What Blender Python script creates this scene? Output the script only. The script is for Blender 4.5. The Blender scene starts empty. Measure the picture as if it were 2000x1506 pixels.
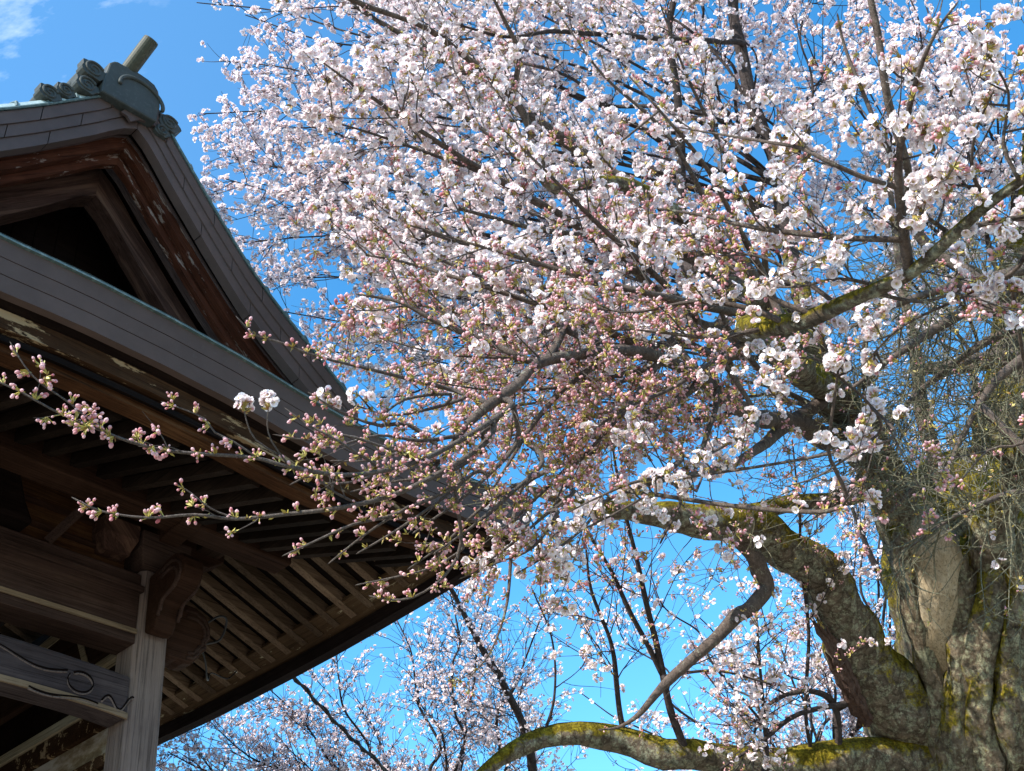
import bpy, math, random
import numpy as np
from mathutils import Vector, Matrix, noise as mnoise

# ------------------------------------------------------------------ camera, sky, sun
F, CX, CY = 2195.0, 1000.0, 753.0            # focal length and centre of the 2000 px wide photograph
PITCH, ROLL, YAW = (math.radians(a) for a in (38.25, -8.2, 36.0))
EYE = 1.6
SUN_DIR = np.array([-0.520, -0.600, 0.608]); SUN_DIR /= np.linalg.norm(SUN_DIR)

def axes():
    cp, sp = math.cos(PITCH), math.sin(PITCH)
    c, s = math.cos(ROLL), math.sin(ROLL)
    Z = np.array([[c, -s, 0], [s, c, 0], [0, 0, 1.0]])
    return np.stack([Z @ np.array([1.0, 0, 0]), Z @ np.array([0, sp, cp]), Z @ np.array([0, -cp, sp])])
WB = axes()                                   # rows: world X, Y, Z seen from the camera (x right, y down, z forward)
EYE_P = np.array([0, 0, EYE])

def at(px, py, z):
    """point of the world seen at photo pixel (px, py), z metres along the lens axis"""
    return WB @ np.array([(px - CX) / F * z, (py - CY) / F * z, z]) + EYE_P

def project(P):
    c = (np.asarray(P, float) - EYE_P) @ WB
    z = np.maximum(c[..., 2], 0.05)
    return CX + F * c[..., 0] / z, CY + F * c[..., 1] / z, c[..., 2]

scene = bpy.context.scene
col = scene.collection
cam = bpy.data.cameras.new("camera"); cam_ob = bpy.data.objects.new("camera", cam); col.objects.link(cam_ob)
cam.sensor_fit = 'HORIZONTAL'; cam.sensor_width = 36.0; cam.lens = F / 2000 * 36.0
cam.clip_start = 0.05; cam.clip_end = 3000
M = Matrix.Identity(4)
for i in range(3):
    M[i][0], M[i][1], M[i][2], M[i][3] = WB[i][0], -WB[i][1], -WB[i][2], EYE_P[i]
cam_ob.matrix_world = M
scene.camera = cam_ob

world = bpy.data.worlds.new("World"); scene.world = world; world.use_nodes = True
wn, wl = world.node_tree.nodes, world.node_tree.links
bg = wn["Background"]
sky = wn.new("ShaderNodeTexSky"); sky.sky_type = 'NISHITA'; sky.sun_disc = False
sky.sun_elevation = math.asin(SUN_DIR[2]); sky.sun_rotation = math.atan2(SUN_DIR[0], SUN_DIR[1])
sky.air_density = 1.0; sky.dust_density = 0.2; sky.ozone_density = 2.0; sky.altitude = 300
bg.inputs[1].default_value = 0.15
# a few thin high clouds in the sky
tc = wn.new("ShaderNodeTexCoord")
mp = wn.new("ShaderNodeMapping"); mp.inputs['Rotation'].default_value = (0.3, 0.2, 0.9); mp.inputs['Scale'].default_value = (2.2, 6.0, 4.0); mp.inputs['Location'].default_value = (3.3, 1.7, 0.3)
nz = wn.new("ShaderNodeTexNoise"); nz.inputs['Scale'].default_value = 1.6; nz.inputs['Detail'].default_value = 7; nz.inputs['Roughness'].default_value = 0.62
rp = wn.new("ShaderNodeValToRGB"); rp.color_ramp.elements[0].position = 0.52; rp.color_ramp.elements[1].position = 0.80; rp.color_ramp.elements[1].color = (.75, .75, .75, 1)
vd = wn.new("ShaderNodeVectorMath"); vd.operation = 'DOT_PRODUCT'
cd = at(25, -25, 1.0) - EYE_P; cd /= np.linalg.norm(cd); vd.inputs[1].default_value = cd.tolist()
mr = wn.new("ShaderNodeMapRange"); mr.inputs['From Min'].default_value = 0.990; mr.inputs['From Max'].default_value = 0.9995; mr.interpolation_type = 'SMOOTHSTEP'
mu = wn.new("ShaderNodeMath"); mu.operation = 'MULTIPLY'
mx = wn.new("ShaderNodeMix"); mx.data_type = 'RGBA'; mx.inputs['B'].default_value = (6.6, 6.9, 7.4, 1)
wl.new(tc.outputs['Generated'], mp.inputs[0]); wl.new(mp.outputs[0], nz.inputs['Vector']); wl.new(nz.outputs['Fac'], rp.inputs[0])
wl.new(tc.outputs['Generated'], vd.inputs[0]); wl.new(vd.outputs['Value'], mr.inputs['Value'])
wl.new(rp.outputs[0], mu.inputs[0]); wl.new(mr.outputs[0], mu.inputs[1])
ve = wn.new("ShaderNodeMapRange"); ve.interpolation_type = 'SMOOTHSTEP'; ve.inputs['From Min'].default_value = 0.93; ve.inputs['From Max'].default_value = 1.0; ve.inputs['To Max'].default_value = 0.035
mxx = wn.new("ShaderNodeMath"); mxx.operation = 'MAXIMUM'
wl.new(vd.outputs['Value'], ve.inputs['Value']); wl.new(ve.outputs[0], mxx.inputs[0]); wl.new(mu.outputs[0], mxx.inputs[1])
wl.new(mxx.outputs[0], mx.inputs['Factor'])
hs = wn.new("ShaderNodeHueSaturation"); hs.inputs['Saturation'].default_value = 1.32; hs.inputs['Hue'].default_value = 0.491; hs.inputs['Value'].default_value = 1.22
wl.new(sky.outputs[0], hs.inputs['Color']); wl.new(hs.outputs[0], mx.inputs['A']); wl.new(mx.outputs['Result'], bg.inputs[0])

sun = bpy.data.lights.new("sun", 'SUN'); sun.energy = 4.4; sun.angle = math.radians(0.5); sun.color = (1.0, 0.945, 0.865)
sun_ob = bpy.data.objects.new("sun", sun); col.objects.link(sun_ob)
sun_ob.rotation_euler = Vector(SUN_DIR.tolist()).to_track_quat('Z', 'Y').to_euler(); sun_ob.location = (-10, -6, 30)
scene.view_settings.view_transform = 'Standard'; scene.view_settings.look = 'None'
scene.view_settings.exposure = 1.12; scene.view_settings.gamma = 1.0
scene.cycles.max_bounces = 6; scene.cycles.diffuse_bounces = 3; scene.cycles.transmission_bounces = 3
scene.cycles.use_denoising = True

# ------------------------------------------------------------------ materials
def new_mat(name):
    m = bpy.data.materials.new(name); m.use_nodes = True
    return m, m.node_tree.nodes, m.node_tree.links, m.node_tree.nodes["Principled BSDF"]

def ramp(nodes, stops):
    r = nodes.new("ShaderNodeValToRGB"); e = r.color_ramp.elements
    while len(e) < len(stops): e.new(0.5)
    for i, (p, c) in enumerate(stops):
        e[i].position = p; e[i].color = tuple(c) + (1.0,)
    return r

def tex(nodes, links, vec, scale, detail=6, rough=0.6, kind="Noise", stretch=None, rot=None):
    m = nodes.new("ShaderNodeMapping")
    if stretch: m.inputs['Scale'].default_value = stretch
    if rot: m.inputs['Rotation'].default_value = rot
    links.new(vec, m.inputs[0])
    t = nodes.new("ShaderNodeTex" + kind)
    t.inputs['Scale'].default_value = scale
    if kind == "Noise":
        t.inputs['Detail'].default_value = detail; t.inputs['Roughness'].default_value = rough
    links.new(m.outputs[0], t.inputs['Vector'])
    return t

def mixc(nodes, links, fac, a, b):
    x = nodes.new("ShaderNodeMix"); x.data_type = 'RGBA'
    if fac is not None: links.new(fac, x.inputs['Factor'])
    for s, k in ((a, 'A'), (b, 'B')):
        if isinstance(s, tuple): x.inputs[k].default_value = s + (1.0,)
        else: links.new(s, x.inputs[k])
    return x.outputs['Result']

def bump(nodes, links, bsdf, h, strength, dist):
    b = nodes.new("ShaderNodeBump"); b.inputs['Strength'].default_value = strength; b.inputs['Distance'].default_value = dist
    links.new(h, b.inputs['Height']); links.new(b.outputs[0], bsdf.inputs['Normal'])

def wood(name, axis, dark, mid, light, worn=None, worn_at=0.62, rough=0.75, pale=None, vary=(0.85, 1.0)):
    """old timber: grain along one axis of the building, broad weather tones, optional flaking pale patches"""
    m, n, l, b = new_mat(name)
    t = n.new("ShaderNodeTexCoord").outputs['Object']
    b.inputs['Specular IOR Level'].default_value = 0.04
    if axis == 'r':                                         # grain running down both halves of the gable
        sx_ = n.new("ShaderNodeSeparateXYZ"); l.new(t, sx_.inputs[0])
        ab = n.new("ShaderNodeMath"); ab.operation = 'ABSOLUTE'; l.new(sx_.outputs['X'], ab.inputs[0])
        u_ = n.new("ShaderNodeMath"); u_.operation = 'SUBTRACT'; l.new(ab.outputs[0], u_.inputs[0]); l.new(sx_.outputs['Z'], u_.inputs[1])
        v_ = n.new("ShaderNodeMath"); v_.operation = 'ADD'; l.new(ab.outputs[0], v_.inputs[0]); l.new(sx_.outputs['Z'], v_.inputs[1])
        sg = n.new("ShaderNodeMath"); sg.operation = 'SIGN'; l.new(sx_.outputs['X'], sg.inputs[0])
        yy = n.new("ShaderNodeMath"); yy.operation = 'MULTIPLY_ADD'; yy.inputs[1].default_value = 7.3; l.new(sg.outputs[0], yy.inputs[0]); l.new(sx_.outputs['Y'], yy.inputs[2])
        cb_ = n.new("ShaderNodeCombineXYZ"); l.new(u_.outputs[0], cb_.inputs[0]); l.new(yy.outputs[0], cb_.inputs[1]); l.new(v_.outputs[0], cb_.inputs[2]); t = cb_.outputs[0]; axis = 'x'
    st = {'x': (0.5, 11, 11), 'y': (11, 0.5, 11), 'z': (11, 11, 0.5)}[axis]
    g = tex(n, l, t, 3.0, 9, 0.72, stretch=st)
    g2 = tex(n, l, t, 9.0, 9, 0.72, stretch={'x': (0.22, 12, 12), 'y': (12, 0.22, 12), 'z': (12, 12, 0.22)}[axis])
    big = tex(n, l, t, 1.7, 5, 0.65)
    r = ramp(n, [(0.28, dark), (0.52, mid), (0.78, light)])
    a = n.new("ShaderNodeMath"); a.operation = 'MULTIPLY_ADD'; a.inputs[1].default_value = 0.55
    l.new(big.outputs['Fac'], a.inputs[0])
    a2 = n.new("ShaderNodeMath"); a2.operation = 'MULTIPLY'; a2.inputs[1].default_value = 0.48
    l.new(g.outputs['Fac'], a2.inputs[0]); l.new(a2.outputs[0], a.inputs[2]); l.new(a.outputs[0], r.inputs[0])
    c = r.outputs[0]
    cr = ramp(n, [(0.36, (0.22, 0.22, 0.22)), (0.50, (1, 1, 1))])       # cracks along the grain
    l.new(g2.outputs['Fac'], cr.inputs[0])
    mm = n.new("ShaderNodeMix"); mm.data_type = 'RGBA'; mm.blend_type = 'MULTIPLY'; mm.inputs['Factor'].default_value = 0.8
    l.new(c, mm.inputs['A']); l.new(cr.outputs[0], mm.inputs['B']); c = mm.outputs['Result']
    if worn:
        s2 = {'x': (1.2, 5, 5), 'y': (5, 1.2, 5), 'z': (5, 5, 1.2)}[axis]
        w = tex(n, l, t, 2.6, 8, 0.7, stretch=s2)
        wr = ramp(n, [(worn_at, (0, 0, 0)), (worn_at + 0.03, (1, 1, 1))])
        l.new(w.outputs['Fac'], wr.inputs[0]); c = mixc(n, l, wr.outputs[0], c, worn)
    if pale:
        w = tex(n, l, t, 1.1, 6, 0.65, stretch=st)
        wr = ramp(n, [(0.5, (0, 0, 0)), (0.66, (0.85, 0.85, 0.85))])
        l.new(w.outputs['Fac'], wr.inputs[0]); c = mixc(n, l, wr.outputs[0], c, pale)
    oi = n.new("ShaderNodeObjectInfo"); orr = ramp(n, [(0.0, (vary[0],) * 3), (1.0, (vary[1],) * 3)]); l.new(oi.outputs['Random'], orr.inputs[0])
    mo = n.new("ShaderNodeMix"); mo.data_type = 'RGBA'; mo.blend_type = 'MULTIPLY'; mo.inputs['Factor'].default_value = 1.0
    l.new(c, mo.inputs['A']); l.new(orr.outputs[0], mo.inputs['B']); c = mo.outputs['Result']
    l.new(c, b.inputs['Base Color']); b.inputs['Roughness'].default_value = rough
    bump(n, l, b, g.outputs['Fac'], 0.5, 0.012)
    return m

def copper(name, base, patina, amount=0.5):
    m, n, l, b = new_mat(name)
    t = n.new("ShaderNodeTexCoord").outputs['Object']
    a = tex(n, l, t, 3.5, 7, 0.65); c2 = tex(n, l, t, 40, 4, 0.6)
    r = ramp(n, [(0.3, tuple(x * 0.78 for x in base)), (0.55, base), (0.8, tuple(x * 1.2 for x in base))])
    l.new(a.outputs['Fac'], r.inputs[0])
    r2 = ramp(n, [(amount, (0, 0, 0)), (amount + 0.22, (1, 1, 1))]); l.new(c2.outputs['Fac'], r2.inputs[0])
    l.new(mixc(n, l, r2.outputs[0], r.outputs[0], patina), b.inputs['Base Color'])
    b.inputs['Roughness'].default_value = 0.55; b.inputs['Metallic'].default_value = 0.0
    b.inputs['Specular IOR Level'].default_value = 0.15
    bump(n, l, b, c2.outputs['Fac'], 0.15, 0.004)
    return m

MT = {}
MT['beam_x'] = wood("dark_timber_across", 'x', (0.015, 0.008, 0.005), (0.040, 0.020, 0.013), (0.081, 0.044, 0.029))
MT['beam_y'] = wood("dark_timber_along", 'y', (0.013, 0.008, 0.005), (0.034, 0.019, 0.013), (0.070, 0.043, 0.029))
MT['nuki'] = wood("weathered_tie_timber", 'x', (0.020, 0.012, 0.010), (0.054, 0.033, 0.027), (0.109, 0.072, 0.055))
MT['carved'] = wood("carved_grey_timber", 'x', (0.025, 0.020, 0.022), (0.067, 0.053, 0.055), (0.133, 0.106, 0.103))
MT['pillar'] = wood("weathered_grey_pillar_timber", 'z', (0.096, 0.070, 0.064), (0.187, 0.143, 0.126), (0.298, 0.237, 0.205))
MT['rust'] = wood("reddish_board_with_flaking_patches", 'r', (0.020, 0.008, 0.005), (0.066, 0.022, 0.012), (0.138, 0.052, 0.027), worn=(0.230, 0.175, 0.145), worn_at=0.575)
MT['flake'] = wood("brown_board_with_flaking_patches", 'x', (0.014, 0.007, 0.004), (0.045, 0.023, 0.012), (0.10, 0.055, 0.029), worn=(0.30, 0.215, 0.125), worn_at=0.565)
MT['gold'] = wood("honey_brown_eave_board", 'x', (0.020, 0.009, 0.004), (0.064, 0.028, 0.013), (0.187, 0.098, 0.044))
MT['gable'] = wood("brown_gable_timber", 'r', (0.023, 0.011, 0.009), (0.060, 0.032, 0.024), (0.132, 0.078, 0.060), pale=(0.150, 0.084, 0.058))
MT['gable_light'] = wood("pale_worn_gable_timber", 'r', (0.036, 0.022, 0.021), (0.094, 0.064, 0.058), (0.170, 0.128, 0.117), worn=(0.250, 0.204, 0.186), worn_at=0.66)
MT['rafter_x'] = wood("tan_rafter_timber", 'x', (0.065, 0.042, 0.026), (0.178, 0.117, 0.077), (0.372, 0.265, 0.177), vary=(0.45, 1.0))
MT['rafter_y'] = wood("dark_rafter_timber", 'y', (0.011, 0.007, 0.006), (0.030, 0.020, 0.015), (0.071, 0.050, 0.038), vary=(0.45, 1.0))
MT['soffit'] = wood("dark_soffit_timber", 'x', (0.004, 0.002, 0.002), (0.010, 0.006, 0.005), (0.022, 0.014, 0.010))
MT['lining'] = wood("shade_dark_eave_lining", 'x', (.004, .003, .003), (.010, .007, .006), (.022, .015, .012))  # near-black: the shade between the rafters is put into the board colour
MT['tan'] = wood("stained_tan_eave_plank", 'y', (0.029, 0.017, 0.010), (0.085, 0.050, 0.027), (0.190, 0.133, 0.078), worn=(0.359, 0.304, 0.200), worn_at=0.60)
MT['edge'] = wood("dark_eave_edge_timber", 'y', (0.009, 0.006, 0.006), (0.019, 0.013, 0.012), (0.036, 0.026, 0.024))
MT['cream'] = wood("cream_trim_timber", 'y', (.17, .14, .09), (.30, .25, .17), (.44, .38, .27))
MT['cream_u'] = wood("cream_edge_timber", 'x', (.10, .070, .045), (.20, .145, .095), (.33, .25, .17))
MT['copper'] = copper("aged_copper_cladding", (.088, .062, .054), (.100, .082, .076), 0.62)
MT['patina'] = copper("green_patina_copper", (.075, .115, .115), (.15, .21, .205), 0.5)
MT['roof'] = copper("patinated_copper_roof", (.30, .38, .38), (.42, .50, .50), 0.5)
MT['orn'] = copper("grey_green_ornament_copper", (.050, .055, .050), (.082, .090, .078), 0.55)
MT['tube'] = copper("olive_bronze_tube", (.050, .052, .036), (.085, .09, .060), 0.55)

m, n, l, b = new_mat("stained_white_plaster")
t = n.new("ShaderNodeTexCoord").outputs['Object']
a = tex(n, l, t, 2.3, 8, 0.7, stretch=(1, 1, 2.2))
r = ramp(n, [(0.34, (.07, .045, .025)), (0.46, (.20, .16, .10)), (0.58, (.40, .38, .34)), (0.75, (.55, .54, .50))])
l.new(a.outputs['Fac'], r.inputs[0]); l.new(r.outputs[0], b.inputs['Base Color']); b.inputs['Roughness'].default_value = 0.9
MT['plaster'] = m
m, n, l, b = new_mat("porcelain"); b.inputs['Base Color'].default_value = (.75, .74, .70, 1); b.inputs['Roughness'].default_value = 0.25; MT['porcelain'] = m
m, n, l, b = new_mat("black_cable_rubber"); b.inputs['Base Color'].default_value = (.018, .018, .02, 1); b.inputs['Roughness'].default_value = 0.6; MT['cable'] = m

def bark(name, base, lich, moss, moss_amt, lich_amt, scale=9.0, rough_bark=False):
    m, n, l, b = new_mat(name)
    t = n.new("ShaderNodeTexCoord").outputs['Object']
    g = n.new("ShaderNodeNewGeometry")
    a = tex(n, l, t, scale, 10, 0.78)
    v = tex(n, l, t, scale * (1.3 if rough_bark else 2.6), 7, 0.7, stretch=(1, 1, 0.28))
    fine = tex(n, l, t, scale * 7.0, 5, 0.75)
    r = ramp(n, [(0.36, tuple(x * 0.16 for x in base)), (0.46, tuple(x * 0.62 for x in base)), (0.55, base), (0.68, tuple(min(1, x * 1.7) for x in base))])
    def madd(x, k, y):
        q = n.new("ShaderNodeMath"); q.operation = 'MULTIPLY_ADD'; q.inputs[1].default_value = k; l.new(x, q.inputs[0])
        if y is None: q.inputs[2].default_value = 0.0
        else: l.new(y, q.inputs[2])
        return q.outputs[0]
    h = madd(a.outputs['Fac'], 0.34, madd(v.outputs['Fac'], 0.36, madd(fine.outputs['Fac'], 0.30, None)))
    l.new(h, r.inputs[0]); c = r.outputs[0]
    crack = None
    if rough_bark:
        wv = n.new("ShaderNodeMixRGB"); wv.blend_type = 'ADD'; wv.inputs[0].default_value = 0.12
        l.new(t, wv.inputs[1]); l.new(a.outputs['Color'], wv.inputs[2])
        vm = n.new("ShaderNodeMapping"); vm.inputs['Scale'].default_value = (1, 1, 0.42); l.new(wv.outputs[0], vm.inputs[0])
        vo = n.new("ShaderNodeTexVoronoi"); vo.feature = 'DISTANCE_TO_EDGE'; vo.inputs['Scale'].default_value = scale * 1.7; l.new(vm.outputs[0], vo.inputs['Vector'])
        cr = ramp(n, [(0.0, (0, 0, 0)), (0.14, (1, 1, 1))]); l.new(vo.outputs['Distance'], cr.inputs[0]); crack = cr.outputs[0]
        h = madd(crack, 0.12, h)
    # crusty lichen: ragged islands broken up by the fine relief
    lt = tex(n, l, t, scale * 1.7, 9, 0.74)
    lh = madd(lt.outputs['Fac'], 0.72, madd(fine.outputs['Fac'], 0.28, None))
    lr = ramp(n, [(1 - lich_amt - .52 + .42, (0, 0, 0)), (1 - lich_amt - .52 + .48, (1, 1, 1))]); l.new(lh, lr.inputs[0])
    lc = ramp(n, [(0.38, tuple(x * 0.42 for x in lich)), (0.62, lich)]); l.new(fine.outputs['Fac'], lc.inputs[0])
    c = mixc(n, l, lr.outputs[0], c, lc.outputs[0])
    if moss_amt > 0:                                    # moss likes the upper sides
        sp = n.new("ShaderNodeSeparateXYZ"); l.new(g.outputs['Normal'], sp.inputs[0])
        mt = tex(n, l, t, scale * 0.40, 9, 0.74)
        q = madd(sp.outputs['Z'], 0.17, madd(mt.outputs['Fac'], 0.8, madd(fine.outputs['Fac'], 0.2, None)))
        qr = ramp(n, [(1 - moss_amt, (0, 0, 0)), (1 - moss_amt + 0.07, (1, 1, 1))]); l.new(q, qr.inputs[0])
        mc = ramp(n, [(0.38, tuple(x * 0.28 for x in moss)), (0.62, moss)]); l.new(fine.outputs['Fac'], mc.inputs[0])
        c = mixc(n, l, qr.outputs[0], c, mc.outputs[0])
    if crack is not None:
        cm = ramp(n, [(0.0, (.34, .30, .26)), (0.6, (1, 1, 1))]); l.new(crack, cm.inputs[0])
        mm = n.new("ShaderNodeMix"); mm.data_type = 'RGBA'; mm.blend_type = 'MULTIPLY'; mm.inputs['Factor'].default_value = 0.68
        l.new(c, mm.inputs['A']); l.new(cm.outputs[0], mm.inputs['B']); c = mm.outputs['Result']
    l.new(c, b.inputs['Base Color']); b.inputs['Roughness'].default_value = 0.95; b.inputs['Specular IOR Level'].default_value = 0.15
    bump(n, l, b, h, 1.0, 0.10 if rough_bark else 0.03)
    return m
MT['trunk'] = bark("furrowed_mossy_cherry_bark", (.295, .232, .158), (.47, .46, .30), (.38, .30, .03), 0.54, 0.41, 7.5, True)
MT['limb'] = bark("mossy_cherry_limb_bark", (.275, .220, .158), (.50, .50, .35), (.40, .315, .026), 0.555, 0.41, 9.0, True)
MT['branch'] = bark("grey_cherry_branch_bark", (.150, .115, .095), (.33, .33, .25), (.13, .13, .05), 0.30, 0.34, 16.0)
MT['dark_branch'] = bark("dark_cherry_branch_bark", (.075, .060, .056), (.19, .19, .17), (.1, .1, .05), 0.0, 0.30, 18.0)
MT['twig'] = bark("thin_twig_bark", (.19, .155, .135), (.30, .28, .23), (.1, .1, .05), 0.0, 0.36, 60.0)
MT['olive_twig'] = bark("lichen_covered_twig_bark", (.20, .175, .115), (.34, .34, .22), (.1, .1, .05), 0.0, 0.42, 60.0)
MT['dead'] = wood("bare_dead_wood", 'z', (.08, .055, .032), (.33, .26, .165), (.60, .53, .40))
MT['rotten'] = wood("rotten_red_heartwood", 'z', (.030, .017, .013), (.080, .050, .040), (.18, .135, .11))

def petal(name, white, pink):
    m, n, l, b = new_mat(name)
    at_ = n.new("ShaderNodeAttribute"); at_.attribute_name = "tone"          # real colour: paler towards the rim, a little pinker flower to flower
    r = ramp(n, [(0.0, pink), (0.45, tuple((p + w) / 2 for p, w in zip(pink, white))), (1.0, white)])
    l.new(at_.outputs['Fac'], r.inputs[0])
    n.remove(b)
    d = n.new("ShaderNodeBsdfDiffuse"); tr = n.new("ShaderNodeBsdfTranslucent"); mx = n.new("ShaderNodeMixShader"); mx.inputs[0].default_value = 0.38
    l.new(r.outputs[0], d.inputs[0]); l.new(r.outputs[0], tr.inputs[0]); l.new(d.outputs[0], mx.inputs[1]); l.new(tr.outputs[0], mx.inputs[2])
    l.new(mx.outputs[0], n["Material Output"].inputs[0])
    return m
MT['petal'] = petal("white_cherry_petal", (.95, .890, .880), (.87, .68, .71))
MT['bud'] = petal("pink_cherry_bud", (.84, .60, .61), (.52, .17, .20))
m, n, l, b = new_mat("yellow_green_stamens"); b.inputs['Base Color'].default_value = (.52, .42, .16, 1); b.inputs['Roughness'].default_value = 0.7; MT['stamen'] = m
m, n, l, b = new_mat("olive_bud_scales")
a_ = n.new("ShaderNodeAttribute"); a_.attribute_name = "tone"
r = ramp(n, [(0.0, (.24, .07, .03)), (0.3, (.30, .20, .04)), (1.0, (.44, .40, .09))]); l.new(a_.outputs['Fac'], r.inputs[0])
l.new(r.outputs[0], b.inputs['Base Color']); b.inputs['Roughness'].default_value = 0.5; MT['scale'] = m
m, n, l, b = new_mat("gravel_ground")
t = n.new("ShaderNodeTexCoord").outputs['Object']
a = tex(n, l, t, 0.35, 8, 0.6); a2 = tex(n, l, t, 30, 4, 0.6)
r = ramp(n, [(0.3, (.18, .150, .105)), (0.7, (.34, .285, .21))]); l.new(a.outputs['Fac'], r.inputs[0])
l.new(r.outputs[0], b.inputs['Base Color']); b.inputs['Roughness'].default_value = 0.95; bump(n, l, b, a2.outputs['Fac'], 0.6, 0.02); MT['ground'] = m

# ------------------------------------------------------------------ helpers
def tag(o, label=None, cat=None, group=None, kind=None):
    if label: o['label'] = label
    if cat: o['category'] = cat
    if group: o['group'] = group
    if kind: o['kind'] = kind
    return o

def empty(name, loc, rz=0.0):
    o = bpy.data.objects.new(name, None); col.objects.link(o); o.location = loc; o.rotation_euler = (0, 0, rz)
    o.empty_display_size = 0.3
    return o

class MB:
    """collects shapes and links them as ONE mesh object"""
    def __init__(self): self.v, self.f, self.m = [], [], []
    def add(self, vs, fs, mi=0):
        k = len(self.v); self.v += [tuple(x) for x in vs]; self.f += [[i + k for i in f] for f in fs]; self.m += [mi] * len(fs)
        return self
    def box(self, a, b, mi=0):
        (x0, y0, z0), (x1, y1, z1) = a, b
        vs = [(x, y, z) for x in (x0, x1) for y in (y0, y1) for z in (z0, z1)]
        return self.add(vs, [(0, 1, 3, 2), (4, 6, 7, 5), (0, 4, 5, 1), (2, 3, 7, 6), (0, 2, 6, 4), (1, 5, 7, 3)], mi)
    def prism(self, poly, axis, a, b, mi=0):
        """polygon in the plane across `axis` ('y': (x,z), 'x': (y,z), 'z': (x,y)) pulled from a to b"""
        mk = {'y': lambda p, t: (p[0], t, p[1]), 'x': lambda p, t: (t, p[0], p[1]), 'z': lambda p, t: (p[0], p[1], t)}[axis]
        n_ = len(poly); vs = [mk(p, a) for p in poly] + [mk(p, b) for p in poly]
        fs = [list(range(n_))[::-1], list(range(n_, 2 * n_))] + [(i, (i + 1) % n_, n_ + (i + 1) % n_, n_ + i) for i in range(n_)]
        return self.add(vs, fs, mi)
    def bar(self, p, q, w, h, mi=0, up=(0, 0, 1)):
        """square bar from p to q, w wide and h high"""
        p, q = np.array(p, float), np.array(q, float); d = q - p; d /= np.linalg.norm(d)
        s = np.cross(d, up); s /= np.linalg.norm(s); u = np.cross(s, d)
        c = [(-1, -1), (1, -1), (1, 1), (-1, 1)]
        vs = [e + s * w / 2 * i + u * h / 2 * j for e in (p, q) for i, j in c]
        return self.add(vs, [(3, 2, 1, 0), (4, 5, 6, 7)] + [(i, (i + 1) % 4, 4 + (i + 1) % 4, 4 + i) for i in range(4)], mi)
    def tube(self, pts, rad, sides=8, mi=0, cap=True):
        v, f = tube_arrays(np.array(pts, float), np.full(len(pts), rad) if np.isscalar(rad) else np.array(rad, float), sides)
        k = len(pts)
        fs = [list(x) for x in f]
        if cap: fs += [list(range(sides))[::-1], [(k - 1) * sides + i for i in range(sides)]]
        return self.add(v, fs, mi)
    def build(self, name, mats, parent=None, bevel=0.0, smooth=False, sub=0):
        me = bpy.data.meshes.new(name); me.from_pydata(self.v, [], self.f)
        for mm in (mats if isinstance(mats, (list, tuple)) else [mats]): me.materials.append(mm)
        me.polygons.foreach_set('material_index', self.m)
        if smooth: me.polygons.foreach_set('use_smooth', [True] * len(self.f))
        me.update()
        bmx = bmesh.new(); bmx.from_mesh(me); bmesh.ops.recalc_face_normals(bmx, faces=bmx.faces); bmx.to_mesh(me); bmx.free()
        o = bpy.data.objects.new(name, me); col.objects.link(o)
        if parent: o.parent = parent
        if bevel:
            bv = o.modifiers.new("bevel", 'BEVEL'); bv.width = bevel; bv.segments = 2; bv.limit_method = 'ANGLE'; bv.angle_limit = math.radians(40)
        return o
import bmesh

def frames_along(P):
    T = np.gradient(P, axis=0); T /= np.maximum(np.linalg.norm(T, axis=1, keepdims=True), 1e-9)
    N = np.zeros_like(P); a = np.array([0.0, 0, 1]) if abs(T[0][2]) < 0.9 else np.array([1.0, 0, 0])
    nn = np.cross(T[0], a); nn /= np.linalg.norm(nn); N[0] = nn
    for i in range(1, len(P)):
        nn = nn - T[i] * nn.dot(T[i]); nn /= max(np.linalg.norm(nn), 1e-9); N[i] = nn
    return T, N, np.cross(T, N)

_ring = {}
def tube_arrays(P, R, sides):
    T, N, B = frames_along(P); k = len(P)
    a = np.arange(sides) * 2 * math.pi / sides
    V = P[:, None, :] + R[:, None, None] * (np.cos(a)[None, :, None] * N[:, None, :] + np.sin(a)[None, :, None] * B[:, None, :])
    key = (k, sides)
    if key not in _ring:
        i = np.arange(k - 1)[:, None] * sides; j = np.arange(sides)[None, :]; j2 = (j + 1) % sides
        _ring[key] = np.stack([i + j, i + j2, i + sides + j2, i + sides + j], -1).reshape(-1, 4)
    return V.reshape(-1, 3), _ring[key]

def mesh_from_arrays(name, verts, faces, mats, parent=None, mat_idx=None, tone=None, smooth=True):
    """faces: list of (n,k) index arrays"""
    me = bpy.data.meshes.new(name)
    verts = np.asarray(verts, np.float32); me.vertices.add(len(verts)); me.vertices.foreach_set('co', verts.ravel())
    loops = np.concatenate([f.ravel() for f in faces]).astype(np.int32)
    tot = np.concatenate([np.full(len(f), f.shape[1], np.int32) for f in faces])
    st = np.concatenate([[0], np.cumsum(tot)[:-1]]).astype(np.int32)
    me.loops.add(len(loops)); me.loops.foreach_set('vertex_index', loops)
    me.polygons.add(len(tot)); me.polygons.foreach_set('loop_start', st)
    for mm in mats: me.materials.append(mm)
    if mat_idx is not None: me.polygons.foreach_set('material_index', np.concatenate(mat_idx).astype(np.int32))
    me.polygons.foreach_set('use_smooth', np.full(len(tot), smooth))
    if tone is not None:
        at_ = me.attributes.new("tone", 'FLOAT', 'POINT'); at_.data.foreach_set('value', np.asarray(tone, np.float32))
    me.update(calc_edges=True)
    o = bpy.data.objects.new(name, me); col.objects.link(o)
    if parent: o.parent = parent
    return o

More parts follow.
